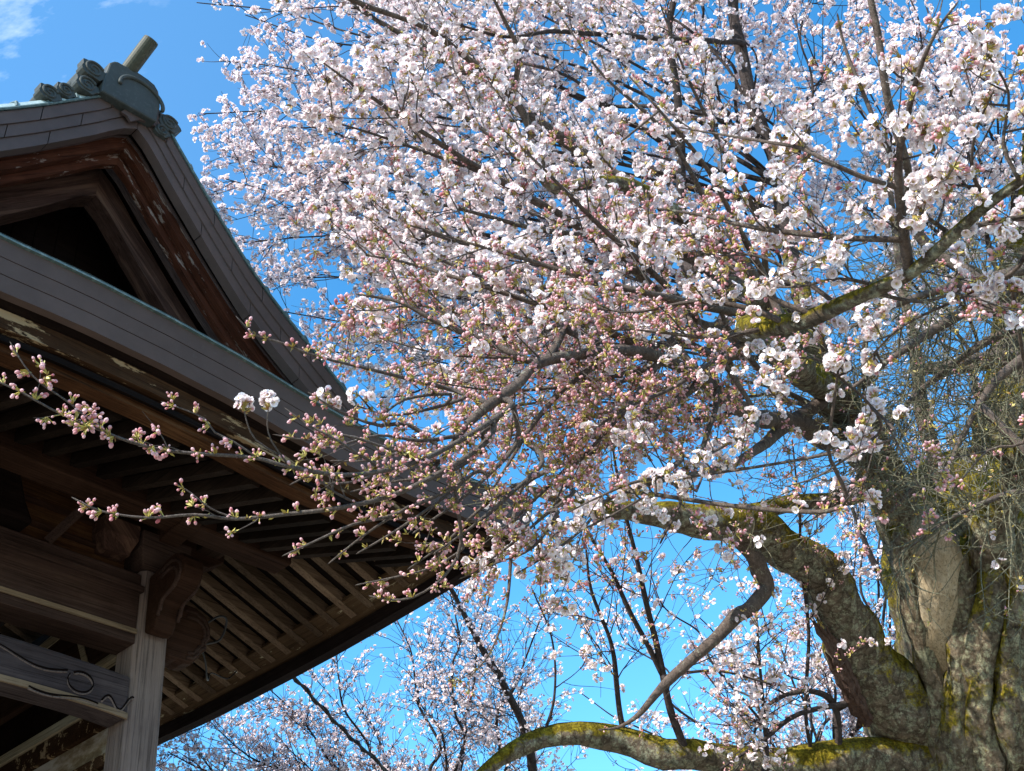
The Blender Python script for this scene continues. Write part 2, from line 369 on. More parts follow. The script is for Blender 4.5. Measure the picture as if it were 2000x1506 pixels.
def spline(ctrl, step):
    """Catmull-Rom through control rows (any width), roughly `step` apart in the first three columns"""
    C = np.array(ctrl, float); C = np.vstack([2 * C[0] - C[1], C, 2 * C[-1] - C[-2]]); out = []
    for i in range(1, len(C) - 2):
        p0, p1, p2, p3 = C[i - 1:i + 3]; k = max(2, int(np.linalg.norm((p2 - p1)[:3]) / step))
        t = np.linspace(0, 1, k, endpoint=False)[:, None]
        out.append(0.5 * (2 * p1 + (p2 - p0) * t + (2 * p0 - 5 * p1 + 4 * p2 - p3) * t ** 2 + (3 * p1 - p0 - 3 * p2 + p3) * t ** 3))
    out.append(C[-2][None]); return np.vstack(out)

# ------------------------------------------------------------------ ground
me = MB(); me.add([(-600, -600, 0), (600, -600, 0), (600, 600, 0), (-600, 600, 0)], [(0, 1, 2, 3)])
tag(me.build('ground', MT['ground']), kind='structure')

# ------------------------------------------------------------------ temple gate
# building axes: x along the gable front (away to the right), y back into the building, z up; x=0 under the ridge
UC, VC = 2.40, 7.10
d1 = np.array([math.sin(YAW), math.cos(YAW)]); d2 = np.array([-math.cos(YAW), math.sin(YAW)])
base = d1 * UC + d2 * VC
gate = empty('temple_gate', (base[0], base[1], 0), math.atan2(d1[1], d1[0]))
tag(gate, 'weathered dark timber temple gate with copper clad gable roof and curved bargeboards', 'temple gate')
def L(u, v, w): return (u - UC, v - VC, w + EYE)         # surveyed (u, v, w) -> building
VB = VC * 2                                               # mirror plane helper: back v = VB - v
def HX(x, Xs, Ws): return float(np.interp(abs(x), Xs, Ws))
RX = [0, .06, .15, .28, .45, .61, .78, .95, 1.12, 1.31, 1.5, 1.62, 1.9, 2.2, 2.5, 2.93]
RW = [6.56, 6.52, 6.42, 6.25, 6.05, 5.86, 5.67, 5.49, 5.35, 5.21, 5.08, 4.995, 4.80, 4.60, 4.42, 4.18]
def rake(x): return HX(x, RX, RW)
FX = [0, .5, .9, 1.3, 1.9, 2.4, 2.93]; FW = [4.045, 4.035, 4.0, 3.985, 3.99, 4.04, 4.15]
SV = [3.83, 4.5, 5.4, 6.0, 7.0, 8.2, 9.2, 10.37]; SW = [4.15, 4.125, 4.10, 4.10, 4.115, 4.17, 4.17, 4.22]
HXE, V0, V1 = 2.93, 3.83, 10.37

def eave_loop(profile, name, mat, segs=28, close=False, sides=(0, 1, 2, 3)):
    """profile: list of (inset from the eave line, drop below the eave line); swept round all four sides with mitred corners"""
    mb = MB()
    for side in sides:
        rows = []
        for i in range(segs + 1):
            t = i / segs; row = []
            for (ins, drop) in profile:
                if side in (0, 2):
                    x = (-1 + 2 * t) * (HXE - ins); w = HX((-1 + 2 * t) * HXE, FX, FW)
                    v = V0 + ins if side == 0 else V1 - ins
                else:
                    v = (V0 + ins) + t * (V1 - V0 - 2 * ins); w = float(np.interp(V0 + t * (V1 - V0), SV, SW))
                    x = (HXE - ins) * (1 if side == 1 else -1)
                row.append((x, v - VC, w - drop + EYE))
            rows.append(row)
        n_ = len(profile); vs = [p for r in rows for p in r]; fs = []
        for i in range(segs):
            for j in range(n_ if close else n_ - 1):
                j2 = (j + 1) % n_
                fs.append((i * n_ + j, i * n_ + j2, (i + 1) * n_ + j2, (i + 1) * n_ + j))
        mb.add(vs, fs)
    return mb.build(name, mat, gate)

# eaves: patina lip, three stepped copper courses, two timber boards, plank behind the rafters
eave_loop([(0.03, -0.020), (-0.010, -0.014), (-0.014, 0.003), (0.015, 0.006)], 'roof_edge', MT['patina'], close=True)
for k, (d0, d1_) in enumerate(((0.004, .092), (.096, .176), (.180, .262))):
    eave_loop([(0.002 + .016 * k, d0), (0.016 + .016 * k, d1_), (0.09, d1_ + .002), (0.09, d0)], 'eave_cladding', MT['copper'], close=True)
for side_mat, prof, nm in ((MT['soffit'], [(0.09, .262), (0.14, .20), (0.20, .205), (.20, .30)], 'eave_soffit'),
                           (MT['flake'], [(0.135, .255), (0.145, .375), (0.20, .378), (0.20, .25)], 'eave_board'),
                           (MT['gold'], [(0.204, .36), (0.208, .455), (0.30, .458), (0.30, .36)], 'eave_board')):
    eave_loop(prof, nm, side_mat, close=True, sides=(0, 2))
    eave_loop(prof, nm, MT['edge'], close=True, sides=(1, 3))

# roof skins: skirt from the eaves up to the gable line, then the main slopes
mb = MB(); segs = 24
INS = 1.03
for side in range(4):
    rows = []
    for i in range(segs + 1):
        t = i / segs; row = []
        for q in np.linspace(0, 1, 6):
            ins = q * INS
            if side in (0, 2):
                x = (-1 + 2 * t) * (HXE - ins); e = HX((-1 + 2 * t) * HXE, FX, FW) + 0.03; v = V0 + ins if side == 0 else V1 - ins
            else:
                v = V0 + ins + t * (V1 - V0 - 2 * ins); e = float(np.interp(V0 + t * (V1 - V0), SV, SW)) + 0.03; x = (HXE - ins) * (1 if side == 1 else -1)
            w = e * (1 - q) + 4.80 * q - 0.10 * math.sin(math.pi * q)
            row.append((x, v - VC, w + EYE))
        rows.append(row)
    vs = [p for r in rows for p in r]
    mb.add(vs, [(i * 6 + j, i * 6 + j + 1, (i + 1) * 6 + j + 1, (i + 1) * 6 + j) for i in range(segs) for j in range(5)])
VG = 4.45                                                  # plane of the bargeboards
xs = np.concatenate([-np.linspace(1.9, 0, 20), np.linspace(0, 1.9, 20)[1:]])
prof_v = [(VG - 0.004, 0.012), (VG + 0.02, 0.075), (VG + 0.10, 0.135), (VG + 0.30, 0.155), (VB - VG - 0.3, 0.155), (VB - VG - .1, 0.135), (VB - VG + 0.004, 0.012)]
vs = [L(UC + x, v, rake(x) + dz) for x in xs for v, dz in prof_v]
k = len(prof_v)
mb.add(vs, [(i * k + j, i * k + j + 1, (i + 1) * k + j + 1, (i + 1) * k + j) for i in range(len(xs) - 1) for j in range(k - 1)])
roof = mb.build('roof', MT['roof'], gate)
mb = MB()                                                  # standing seams over the rolled gable edge and up the slopes
for x in np.concatenate([np.arange(-1.8, -0.2, 0.17), np.arange(0.25, 1.85, 0.17)]):
    mb.tube([L(UC + x, v, rake(x) + dz + 0.006) for v, dz in prof_v], 0.011, 5)
mb.build('roof_seam', MT['patina'], gate)
mb = MB()                                                  # copper lip along the rake
mb.tube([L(UC + x, VG - 0.008, rake(x) + 0.004) for x in xs], 0.010, 6)
mb.build('rake_lip', MT['patina'], gate)

def chevron(name, mat, v0, v1, off0, off1, xmax=1.9, parent=gate, taper=0.0, seg=20):
    """a pair of bowed boards following the rake between two offsets below it"""
    mb = MB()
    for s in (-1, 1):
        X = np.linspace(0, xmax, seg)
        vs = []
        for x in X:
            # true offset measured square to the slope at the ridge, slightly slimmer at the foot
            kk = 1 - taper * x / 1.9
            for off, v in ((off0, v0), (off1, v0), (off1, v1), (off0, v1)):
                vs.append(L(UC + s * x, v, rake(x) - off * kk))
        fs = [(i * 4 + j, i * 4 + (j + 1) % 4, (i + 1) * 4 + (j + 1) % 4, (i + 1) * 4 + j) for i in range(seg - 1) for j in range(4)]
        fs.append([(seg - 1) * 4 + j for j in range(4)])
        mb.add(vs, fs)
    return mb.build(name, mat, parent)

# copper-clad bargeboards: three courses cut into sheets
for s in (-1, 1):
    root = MB()
    for k, (o0, o1) in enumerate(((.012, .135), (.139, .252), (.256, .372))):
        dv = 0.010 * k
        cuts = sorted(set([0.0, 1.9] + [x for x in np.arange(0.21 + 0.17 * k, 1.85, 0.42)]))
        for a, b_ in zip(cuts[:-1], cuts[1:]):
            a2, b2 = a + 0.003, b_ - 0.003
            X = np.linspace(a2, b2, 7); vs = []
            for x in X:
                kk = 1 - 0.07 * x / 1.9
                for off, v in ((o0, VG + dv), (o1, VG + dv), (o1, VG + .09), (o0, VG + .09)): vs.append(L(UC + s * x, v, rake(x) - off * kk))
            root.add(vs, [(i * 4 + j, i * 4 + (j + 1) % 4, (i + 1) * 4 + (j + 1) % 4, (i + 1) * 4 + j) for i in range(6) for j in range(4)] + [[0, 1, 2, 3], [24, 25, 26, 27]])
    X = np.linspace(0, 1.9, 24)
    vs = []
    for x in X:
        kk = 1 - 0.07 * x / 1.9
        for off, v in ((.010, VG + .03), (.365, VG + .03), (.365, VG + .085), (.010, VG + .085)): vs.append(L(UC + s * x, v, rake(x) - off * kk))
    root.add(vs, [(i * 4 + j, i * 4 + (j + 1) % 4, (i + 1) * 4 + (j + 1) % 4, (i + 1) * 4 + j) for i in range(23) for j in range(4)], 1)
    root.build('bargeboard', [MT['copper'], MT['soffit']], gate)
# star-cut copper flap over the joint of the bargeboards
P0 = [(-.175, -.11), (-.125, -.20), (-.118, -.30), (-.150, -.365), (-.105, -.368), (-.075, -.40), (-.02, -.330), (.055, -.295), (.135, -.285), (.19, -.29), (.12, -.13), (.0, .0), (-.09, -.05)]
mb = MB(); mb.prism([(x, rake(0) + z + 0.0 + EYE) for x, z in P0], 'y', VG - 0.020 - VC, VG - 0.002 - VC)
mb.build('joint_flap', MT['copper'], gate)

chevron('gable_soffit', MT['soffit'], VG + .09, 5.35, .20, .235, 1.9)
chevron('gable_board', MT['rust'], 4.60, 4.66, .30, .47, 1.9, taper=.2)
chevron('gable_batten', MT['gable_light'], 4.585, 4.60, .325, .350, 1.9, taper=.2)
chevron('gable_board', MT['rust'], 4.67, 4.72, .40, .56, 1.9, taper=.25)
chevron('gable_batten', MT['gable_light'], 4.76, 4.82, .40, .475, 1.9, taper=.25)
chevron('gable_rafter', MT['gable'], 4.88, 5.02, .42, .69, 1.9, taper=.12)
# dark board wall inside the gable with upright planks
mb = MB(); x = -1.95
while x < 1.93:
    mb.prism([(x, 4.4 + EYE), (x + .145, 4.4 + EYE), (x + .145, rake(x + .145) - .12 + EYE), (x, rake(x) - .12 + EYE)], 'y', 5.32 - VC, 5.38 - VC); x += .15
mb.add([L(UC - 1.95, 5.40, 4.4), L(UC + 1.95, 5.40, 4.4), L(UC + 1.9, 5.40, 4.75), L(UC + .5, 5.40, 5.95), L(UC, 5.40, 6.5), L(UC - .5, 5.40, 5.95), L(UC - 1.9, 5.40, 4.75)], [tuple(range(7))])
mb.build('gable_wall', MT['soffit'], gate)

# ridge with its end ornament
mb = MB()
mb.prism([(-.15, 6.60 + EYE), (.15, 6.60 + EYE), (.12, 6.80 + EYE), (.0, 6.86 + EYE), (-.12, 6.80 + EYE)], 'y', 4.62 - VC, VB - 4.62 - VC)
mb.build('ridge', MT['patina'], gate)
orn = MB()
out_l = [(-.34, -.30), (-.335, -.10), (-.327, -.04), (-.314, .078), (-.285, .125), (-.256, .147), (-.20, .155), (-.16, .178), (-.06, .183), (.0, .182)]
out_r = [(.06, .17), (.10, .12), (.12, .03), (.13, -.05), (.115, -.25)]
pk = rake(0) - .085
plate = [((x - 0.02) * .9, pk + z * .86 + 0.0 + EYE) for x, z in out_l + out_r]
orn.prism(plate, 'y', VG - 0.06 - VC, VG + 0.10 - VC)
o_main = orn.build('ridge_ornament', MT['orn'], gate, bevel=0.012)
def scroll(cx, cz, r, v, turns=1.6, s=1, start=0.4):
    pts = []
    for i in range(36):
        t = i / 35; a = start + s * t * turns * 2 * math.pi; rr = r * (1 - 0.82 * t)
        pts.append((cx + rr * math.cos(a), v, cz + rr * math.sin(a)))
    return pts
def roll(cx, cz, r, lobes, v0, v1):
    """rolled cloud end: lobed plate with a raised spiral and a tube running back"""
    m_ = MB(); ang = np.linspace(0, 2 * math.pi, 28, endpoint=False)
    poly = [(cx + r * (1 + 0.12 * math.cos(lobes * a)) * math.cos(a), cz + r * (0.86 + 0.1 * math.sin(lobes * a)) * math.sin(a)) for a in ang]
    m_.prism([(x, z) for x, z in poly], 'y', v0 - VC, v0 + 0.07 - VC)
    m_.tube([(x, y - VC, z) for x, y, z in scroll(cx, cz, r * .78, v0 - 0.002, 1.7, 1, 0.6)], np.linspace(.011, .006, 36), 6)
    if v1: m_.prism([(cx + .74 * r * math.cos(a), cz + .70 * r * math.sin(a)) for a in ang], 'y', v0 + 0.071 - VC, v1 - VC)
    return m_
for (x, z, r, v0, v1) in ((-.430, -.10, .105, VG - .05, VG + .42), (-.45, -.27, .095, VG - .035, None), (-.675, -.555, .085, VG - .02, VG + .30),
                          (-.575, -.43, .075, VG - .015, None), (.205, -.105, .10, VG - .03, VG + .30), (.16, -.22, .07, VG - .02, None)):
    roll(x * .93 + .01, pk + z * .93 + EYE, r * .86, 5, v0, v1).build('cloud_scroll', MT['orn'], o_main, bevel=0.006)
mb = MB()                                                    # arched moulding on the plate
mb.tube([(-.05 + .165 * math.cos(a), VG - .066 - VC, pk - .06 + EYE + .13 * math.sin(a)) for a in np.linspace(-.2, math.pi + .2, 22)], .014, 6)
mb.build('arch_moulding', MT['orn'], o_main, smooth=True)
mb = MB()                                                    # round tube standing forward over the ornament, hollow at its end
tb, tt = np.array(L(UC - .150, VG - .01, pk + .15)), np.array(L(UC - .118, VG - .20, rake(0) + .255))
dd = tt - tb; dd /= np.linalg.norm(dd)
tt = tb + dd * 0.36 if False else tt
mb.tube([tb - dd * .1, tb, tt], .054, 20)
rim = [tt + dd * .001, tt + dd * .012, tt + dd * .012, tt - dd * .06]
mb.tube(rim, [.054, .052, .040, .036], 20)
mb.build('ridge_tube', MT['tube'], gate, smooth=False)

# pillars, beams, brackets -----------------------------------------------------
PU, PV = 3.530, 5.600
for (pu, pv) in ((PU, PV), (2 * UC - PU, PV), (PU, VB - PV), (2 * UC - PU, VB - PV)):
    h, c = .115, .032
    ring = [(-h + c, -h), (h - c, -h), (h, -h + c), (h, h - c), (h - c, h), (-h + c, h), (-h, h - c), (-h, -h + c)]
    mb = MB(); mb.prism([(pu - UC + x, pv - VC + y) for x, y in ring], 'z', 0.30, 3.70 + EYE)
    p = mb.build('pillar', MT['pillar'], gate, bevel=.006)
    mb = MB(); mb.prism([(pu - UC + 1.5 * x, pv - VC + 1.5 * y) for x, y in ring], 'z', 0, 0.30); mb.build('pillar_base', MT['plaster'], gate, bevel=.02)

def beam(name, mat, a, b_, bevel=.012): 
    mb = MB(); mb.box(L(*a), L(*b_)); return mb.build(name, mat, gate, bevel=bevel)
UL = 2 * UC - PU
for v in (PV, VB - PV):                                                   # front and back tie beams
    beam('tie_beam', MT['nuki'], (UL + .11, v - .10, 3.262), (PU - .11, v + .10, 3.665))
    beam('tie_beam_moulding', MT['nuki'], (UL + .11, v - .128, 3.535), (PU - .10, v + .128, 3.575), .006)
    beam('tie_beam_moulding', MT['cream_u'], (UL + .11, v - .114, 3.258), (PU - .112, v - .1005, 3.288), .003)
    beam('tie_beam_moulding', MT['nuki'], (UL + .11, v - .098, 3.20), (PU - .112, v + .098, 3.261), .004)
for u in (PU, UL):
    beam('tie_beam', MT['beam_y'], (u - .10, PV + .117, 3.262), (u + .10, VB - PV - .117, 3.665))
# arched carved beam between the front pillars
X = np.linspace(UL + .117, PU - .117, 25); cen = UC; half = (PU - UL) / 2
top = [(x - UC, 2.98 + .045 * (1 - ((x - cen) / half) ** 2) + EYE) for x in X]; bot = [(x - UC, 2.715 + .050 * (1 - ((x - cen) / half) ** 4) + EYE) for x in X]
mb = MB(); mb.prism(top + bot[::-1], 'y', PV - .105 - VC, PV + .085 - VC)
cb = mb.build('carved_beam', MT['carved'], gate, bevel=.018)
mb = MB(); mb.prism(top[2:-2][::1] and [(x, z - .004) for x, z in bot] + [(x, z + .030) for x, z in bot[::-1]], 'y', PV - .109 - VC, PV - .095 - VC)
mb.build('beam_edge', MT['cream_u'], cb)
for s in (-1, 1):                                                         # wave and curl near each pillar: dark tubes put groove shade into colour
    mb = MB(); vf = PV - .107
    cx_ = s * .70; cz_ = 2.875 + EYE
    def put(pts, r): mb.tube([(x, vf - VC, z) for x, z in pts], r, 6)
    put([(cx_ + s * (.085 * math.cos(a) * (1 - .10 * a / 6)), cz_ + .065 * math.sin(a) * (1 - .10 * a / 6)) for a in np.linspace(2.6, 8.6, 30)], np.linspace(.003, .007, 30))
    put([(cx_ - s * .09 - s * .5 * t, cz_ + .045 - .03 * math.sin(t * 5) + .02 * t) for t in np.linspace(0, 1, 16)], np.linspace(.006, .003, 16))
    put([(cx_ + s * (.14 + .27 * t), cz_ - .075 + .055 * math.sin(t * 11) * (.6 + .3 * t) + .03 * t) for t in np.linspace(0, 1, 26)], np.linspace(.006, .004, 26))
    put([(cx_ + s * (-.30 + .42 * t), cz_ - .105 - .012 * math.sin(t * 6)) for t in np.linspace(0, 1, 18)], .006)
    mb.build('wave_carving', MT['soffit'], cb, smooth=True)
    lip = MB(); lip.v = [(x, y + .002, z - .013) for x, y, z in mb.v]; lip.f = mb.f; lip.m = mb.m  # paler copy just below the dark lines, a highlight put into colour
    lip.build('wave_carving', MT['pillar'], cb, smooth=True)
# elephant-nose carvings on the corner pillars
nose = [(.0, .0), (.0, -.50), (.07, -.53), (.13, -.515), (.155, -.46), (.165, -.40), (.185, -.33), (.23, -.29), (.30, -.27), (.40, -.235), (.46, -.18), (.485, -.10), (.47, -.02), (.41, .045), (.33, .075), (.24, .065), (.12, .02)]
nose_side = [(.0, .0), (.0, -.46), (.06, -.50), (.13, -.485), (.19, -.50), (.27, -.485), (.325, -.42), (.36, -.36), (.405, -.33), (.40, -.27), (.435, -.22), (.43, -.12), (.38, -.03), (.28, .02), (.14, .025)]
def nose_mesh(poly, axis, sgn, pu, pv, w):
    mb = MB(); th = .072; poly = [(a * .76, z * .76) for a, z in poly]
    if axis == 'front':
        mb.prism([(pv - VC - sgn * (.115 + a), w + z + EYE) for a, z in poly], 'x', pu - UC - th, pu - UC + th)
        for q, rr in ((.62, .012), (.80, .010)):                        # raised line following the outline on both cheeks
            for sx in (-1, 1): mb.tube([(pu - UC + sx * th, pv - VC - sgn * (.115 + .2 + (a - .2) * q), w + EYE - .2 + (z + .2) * q) for a, z in poly[4:]], rr, 6)
    else:
        mb.prism([(pu - UC + sgn * (.115 + a), w + z + EYE) for a, z in poly], 'y', pv - VC - th, pv - VC + th)
        for q, rr in ((.62, .012), (.80, .010)):
            for sx in (-1, 1): mb.tube([(pu - UC + sgn * (.115 + .2 + (a - .2) * q), pv - VC + sx * th, w + EYE - .2 + (z + .2) * q) for a, z in poly[4:]], rr, 6)
    nb = 2 * len(poly)
    body, lines = MB(), MB(); nf = len(poly) + 2
    body.v, body.f, body.m = mb.v[:nb], mb.f[:nf], mb.m[:nf]
    lines.v = mb.v[nb:]; lines.f = [[i - nb for i in f] for f in mb.f[nf:]]; lines.m = mb.m[nf:]
    o = body.build('nose_carving', MT['beam_x'], gate, bevel=.014); lines.build('carved_line', MT['nuki'], o, smooth=True)
    return o
nose_mesh(nose, 'front', 1, PU, PV, 3.655); nose_mesh(nose_side, 'side', 1, PU, PV, 3.57)
nose_mesh(nose, 'front', 1, UL, PV, 3.655); nose_mesh(nose_side, 'side', -1, UL, PV, 3.57)
# bracket set over the pillars: big block, arm, small blocks
def block(name, u, v, w0, w1, s, mat):
    mb = MB(); h = w1 - w0; t = s * .5; b_ = s * .36
    prof = [(b_, w0), (b_ * 1.04, w0 + h * .12), (t * .93, w0 + h * .40), (t, w0 + h * .5), (t, w1)]
    vs = []; 
    for r_, w in prof:
        vs += [L(u - r_, v - r_, w), L(u + r_, v - r_, w), L(u + r_, v + r_, w), L(u - r_, v + r_, w)]
    fs = [(i * 4 + j, i * 4 + (j + 1) % 4, (i + 1) * 4 + (j + 1) % 4, (i + 1) * 4 + j) for i in range(4) for j in range(4)] + [(3, 2, 1, 0), (16, 17, 18, 19)]
    mb.add(vs, fs); return mb.build(name, mat, gate, bevel=.006)
for pu, s in ((PU, 1), (UL, -1)):
    for pv, sv in ((PV, 1), (VB - PV, -1)):
        block('bearing_block', pu, pv, 3.70, 3.93, .36, MT['nuki'])
        block('bearing_block', pu - s * .32, pv - sv * .04, 3.74, 3.95, .25, MT['gable'])
        arm = [(-.52, 4.00), (-.52, 3.93), (-.40, 3.85), (-.2, 3.82), (.2, 3.82), (.40, 3.85), (.52, 3.93), (.52, 4.00)]
        mb = MB(); mb.prism([(pu - UC + a, w + EYE + .06) for a, w in arm], 'y', pv - .07 - VC, pv + .07 - VC)
        mb.prism([(pv - VC + a, w + EYE + .064) for a, w in arm], 'x', pu - .068 - UC, pu + .068 - UC)
        mb.build('bracket_arm', MT['beam_x'], gate, bevel=.008)
for v in (PV - .32, VB - PV + .32):
    beam('purlin', MT['gable'] if False else MT['beam_x'], (UC - 1.95, v - .09, 3.925), (UC + 1.95, v + .09, 4.135), .014)
for u in (PU + .38, UL - .38):
    beam('purlin', MT['beam_y'], (u - .09, PV - .7, 3.99), (u + .09, VB - PV + .7, 4.16), .014)
# red-brown boards and a slanting strut between tie beam and purlin
beam('infill_board', MT['gold'], (UL + .2, PV - .03, 3.667), (PU - .2, PV + .01, 4.25), .004)
mb = MB()
for k in range(3): mb.box(L(UL + .2, PV - .055, 3.77 + .15 * k), L(PU - .22, PV - .032, 3.80 + .15 * k))
mb.build('infill_batten', MT['beam_x'], gate)
mb = MB(); mb.bar(L(2.78, PV - .09, 3.67), L(2.98, PV - .30, 4.02), .035, .045); mb.build('strut', MT['nuki'], gate)
mb = MB(); mb.prism([(2.36 - UC, 3.67 + EYE), (2.62 - UC, 3.67 + EYE), (2.55 - UC, 3.80 + EYE), (2.50 - UC, 3.95 + EYE), (2.36 - UC, 4.0 + EYE)], 'y', PV - .22 - VC, PV - .06 - VC)
mb.build('frog_leg_strut', MT['soffit'], gate, bevel=.02)

# rafters ------------------------------------------------------------------------
rmb = MB(); rmb.bar((0, 0, 0), (1, 0, 0), .058, .075)
def rafter(p, q, mat, w=.058, h=.075):
    mb = MB(); mb.bar(p, q, w, h); o = mb.build('rafter', mat, gate); return o
pitch_r = 0.175
for s in (1, -1):
    for v in np.arange(4.05, 10.2, pitch_r):
        if s < 0 and v > 6.2: continue
        e = float(np.interp(v, SV, SW)) - 4.10
        u1, w1 = UC + s * 2.60, 3.800 + e
        ins = max(0.0, (4.80 - v), (v - 9.4)); u0 = PU + .06 if s > 0 else UL - .06
        if s > 0: u0 = min(u0 + ins * 1.25, u1 - .25)
        else: u0 = max(u0 - ins * 1.25, u1 + .25)
        w0 = w1 + .40 * abs(u1 - u0)
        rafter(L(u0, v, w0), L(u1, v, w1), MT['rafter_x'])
for x in np.arange(-1.62, 2.32, pitch_r):
    e = HX(x, FX, FW) - 4.04; v1, w1 = 4.16, 3.625 + e
    ins = max(0.0, abs(x) - 1.55); v0 = max(v1 + .25, PV - .1 - ins * 1.25); w0 = w1 + .40 * (v0 - v1)
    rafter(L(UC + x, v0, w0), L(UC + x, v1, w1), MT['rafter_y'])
# boards above the rafters
mb = MB()
for s in (1, -1):
    vs = []; VV = np.linspace(4.0, 10.2, 30)
    for v in VV:
        e = float(np.interp(v, SV, SW)) - 4.10; ins = max(0.0, (4.9 - v), (v - 9.3))
        u1 = UC + s * 2.74; u0 = (PU - .02 + ins * 1.1) if s > 0 else (UL + .02 - ins * 1.1)
        w1 = 3.80 + e - .056 + .045; w0 = w1 + .40 * abs(u1 - u0)
        vs += [L(u0, v, w0 + .005), L(u1, v, w1 + .005), L(u1, v, w1 + .04), L(u0, v, w0 + .04)]
    mb.add(vs, [(i * 4 + j, i * 4 + (j + 1) % 4, (i + 1) * 4 + (j + 1) % 4, (i + 1) * 4 + j) for i in range(29) for j in range(4)])
vs = []; XX = np.linspace(-2.75, 2.75, 30)
for x in XX:
    e = HX(x, FX, FW) - 4.04; ins = max(0.0, abs(x) - 1.5); v1 = 4.0; v0 = PV - ins * 1.1
    w1 = 3.625 + e - .064 + .045; w0 = w1 + .40 * (v0 - v1)
    vs += [L(UC + x, v0, w0 + .005), L(UC + x, v1, w1 + .005), L(UC + x, v1, w1 + .04), L(UC + x, v0, w0 + .04)]
mb.add(vs, [(i * 4 + j, i * 4 + (j + 1) % 4, (i + 1) * 4 + (j + 1) % 4, (i + 1) * 4 + j) for i in range(29) for j in range(4)])
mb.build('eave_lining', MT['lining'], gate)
# hip rafters at the front corners, and the plank along the side eave with rain stains
for s in (1, -1):
    mb = MB(); mb.bar(L(UC + s * 1.25, PV - .05, 4.36), L(UC + s * 2.74, 4.02, 3.865), .13, .17); mb.build('hip_rafter', MT['beam_x'], gate, bevel=.01)
for s in (1, -1):
    vs = []; VV = np.linspace(4.1, 10.1, 30)
    for v in VV:
        e = float(np.interp(v, SV, SW)) - 4.10; u0, u1 = UC + s * 2.45, UC + s * 2.72
        vs += [L(u0, v, 3.775 + e + .05), L(u1, v, 3.725 + e), L(u1, v, 3.745 + e), L(u0, v, 3.80 + e + .05)]
    mb = MB(); mb.add(vs, [(i * 4 + j, i * 4 + (j + 1) % 4, (i + 1) * 4 + (j + 1) % 4, (i + 1) * 4 + j) for i in range(29) for j in range(4)])
    mb.build('eave_plank', MT['tan'], gate)

# interior: side wall with plaster, cream trims and dark panel, plus a panelled ceiling
US = 3.47
beam('side_wall', MT['soffit'], (US, PV + .16, 2.99), (US + .05, VB - PV - .16, 3.26), .002)
beam('plaster_wall', MT['plaster'], (US + .012, PV + .16, 0.4), (US + .052, VB - PV - .16, 2.80), .002)
beam('wall_trim', MT['cream'], (US - .035, PV + .117, 2.935), (US + .03, VB - PV - .117, 3.0), .004)
beam('wall_trim', MT['flake'], (US - .02, PV + .117, 2.80), (US + .03, VB - PV - .117, 2.93), .004)
beam('wall_rail', MT['flake'], (US - .03, PV + .117, 2.55), (US + .03, VB - PV - .117, 2.62), .004)
beam('wall_rail', MT['cream'], (US - .04, PV + .117, 2.46), (US + .03, VB - PV - .117, 2.50), .004)
mb = MB(); mb.bar(L(US - .02, 6.80, 3.60), L(US - .02, 6.235, 3.66), .05, .075); mb.bar(L(US - .022, 6.262, 3.69), L(US - .022, 6.0, 3.20), .05, .05, up=(1, 0, 0))
mb.bar(L(US - .022, 6.02, 3.205), L(US - .022, 5.70, 3.215), .05, .055); mb.build('panel_frame', MT['cream'], gate)
mb = MB(); mb.add([L(US + .004, 6.8, 3.58), L(US + .004, 6.25, 3.64), L(US + .004, 6.03, 3.21), L(US + .004, 6.8, 3.25)], [(0, 1, 2, 3)]); 
mb.build('wall_panel', MT['beam_y'], gate)
mb = MB()
for k in range(8): mb.box(L(UL + .15 + k * .25, PV + .13, 4.02), L(UL + .39 + k * .25, VB - PV - .13, 4.045))
mb.build('ceiling', MT['soffit'], gate)
beam('rear_wall', MT['beam_x'], (UL + .15, VB - PV - .03, 0.4), (PU - .15, VB - PV + .03, 3.26), .004)
beam('far_side_wall', MT['beam_y'], (UL - .03, PV + .16, 0.4), (UL + .03, VB - PV - .16, 3.26), .004)
# porcelain insulators and loose wire under the side eave
def insulator(u, v, w):
    mb = MB(); prof = [(0, .024), (.012, .028), (.02, .018), (.03, .017), (.04, .028), (.055, .026), (.062, .012)]
    mb.tube([L(u, v, w - h) for h, _ in prof], [r_ for _, r_ in prof], 14); return mb.build('insulator', MT['porcelain'], gate, smooth=True)
insulator(4.93, 6.50, 3.86)
mb = MB()
mb.tube(spline([L(4.02, 5.9, 3.66), L(4.2, 5.92, 3.52), L(4.34, 6.05, 3.42), L(4.55, 6.3, 3.62), L(4.8, 6.45, 3.70), L(4.93, 6.5, 3.82)], .03), .006, 6)
mb.tube(spline([L(4.05, 5.75, 3.60), L(4.16, 5.72, 3.70), L(4.26, 5.76, 3.72), L(4.28, 5.85, 3.62), L(4.16, 5.88, 3.56)], .02), .008, 6)
mb.build('loose_wire', MT['cable'], gate, smooth=True)

# black twisted cable leaving the side eave
def bw(u, v, w):
    p = d1 * u + d2 * v; return np.array([p[0], p[1], w + EYE])
a0 = bw(5.24, 6.27, 3.80); b0 = at(770, 1520, 9.0); b1 = at(1010, 1760, 11.5)
pts = spline([a0, a0 * .5 + b0 * .5 + np.array([0, 0, -.03]), b0, b1], .04)
T, N_, B_ = frames_along(pts); s_ = np.linspace(0, 120, len(pts))
cab = MB()
cab.tube(pts, .011, 6)
k = min(60, len(pts)); cab.tube(pts[:k] + .016 * (np.cos(s_[:k] * 1.1)[:, None] * N_[:k] + np.sin(s_[:k] * 1.1)[:, None] * B_[:k]), .010, 6)
tag(cab.build('power_cable', MT['cable'], None, smooth=True), 'thin black twisted cable running down and away from the eave of the temple gate', 'cable')

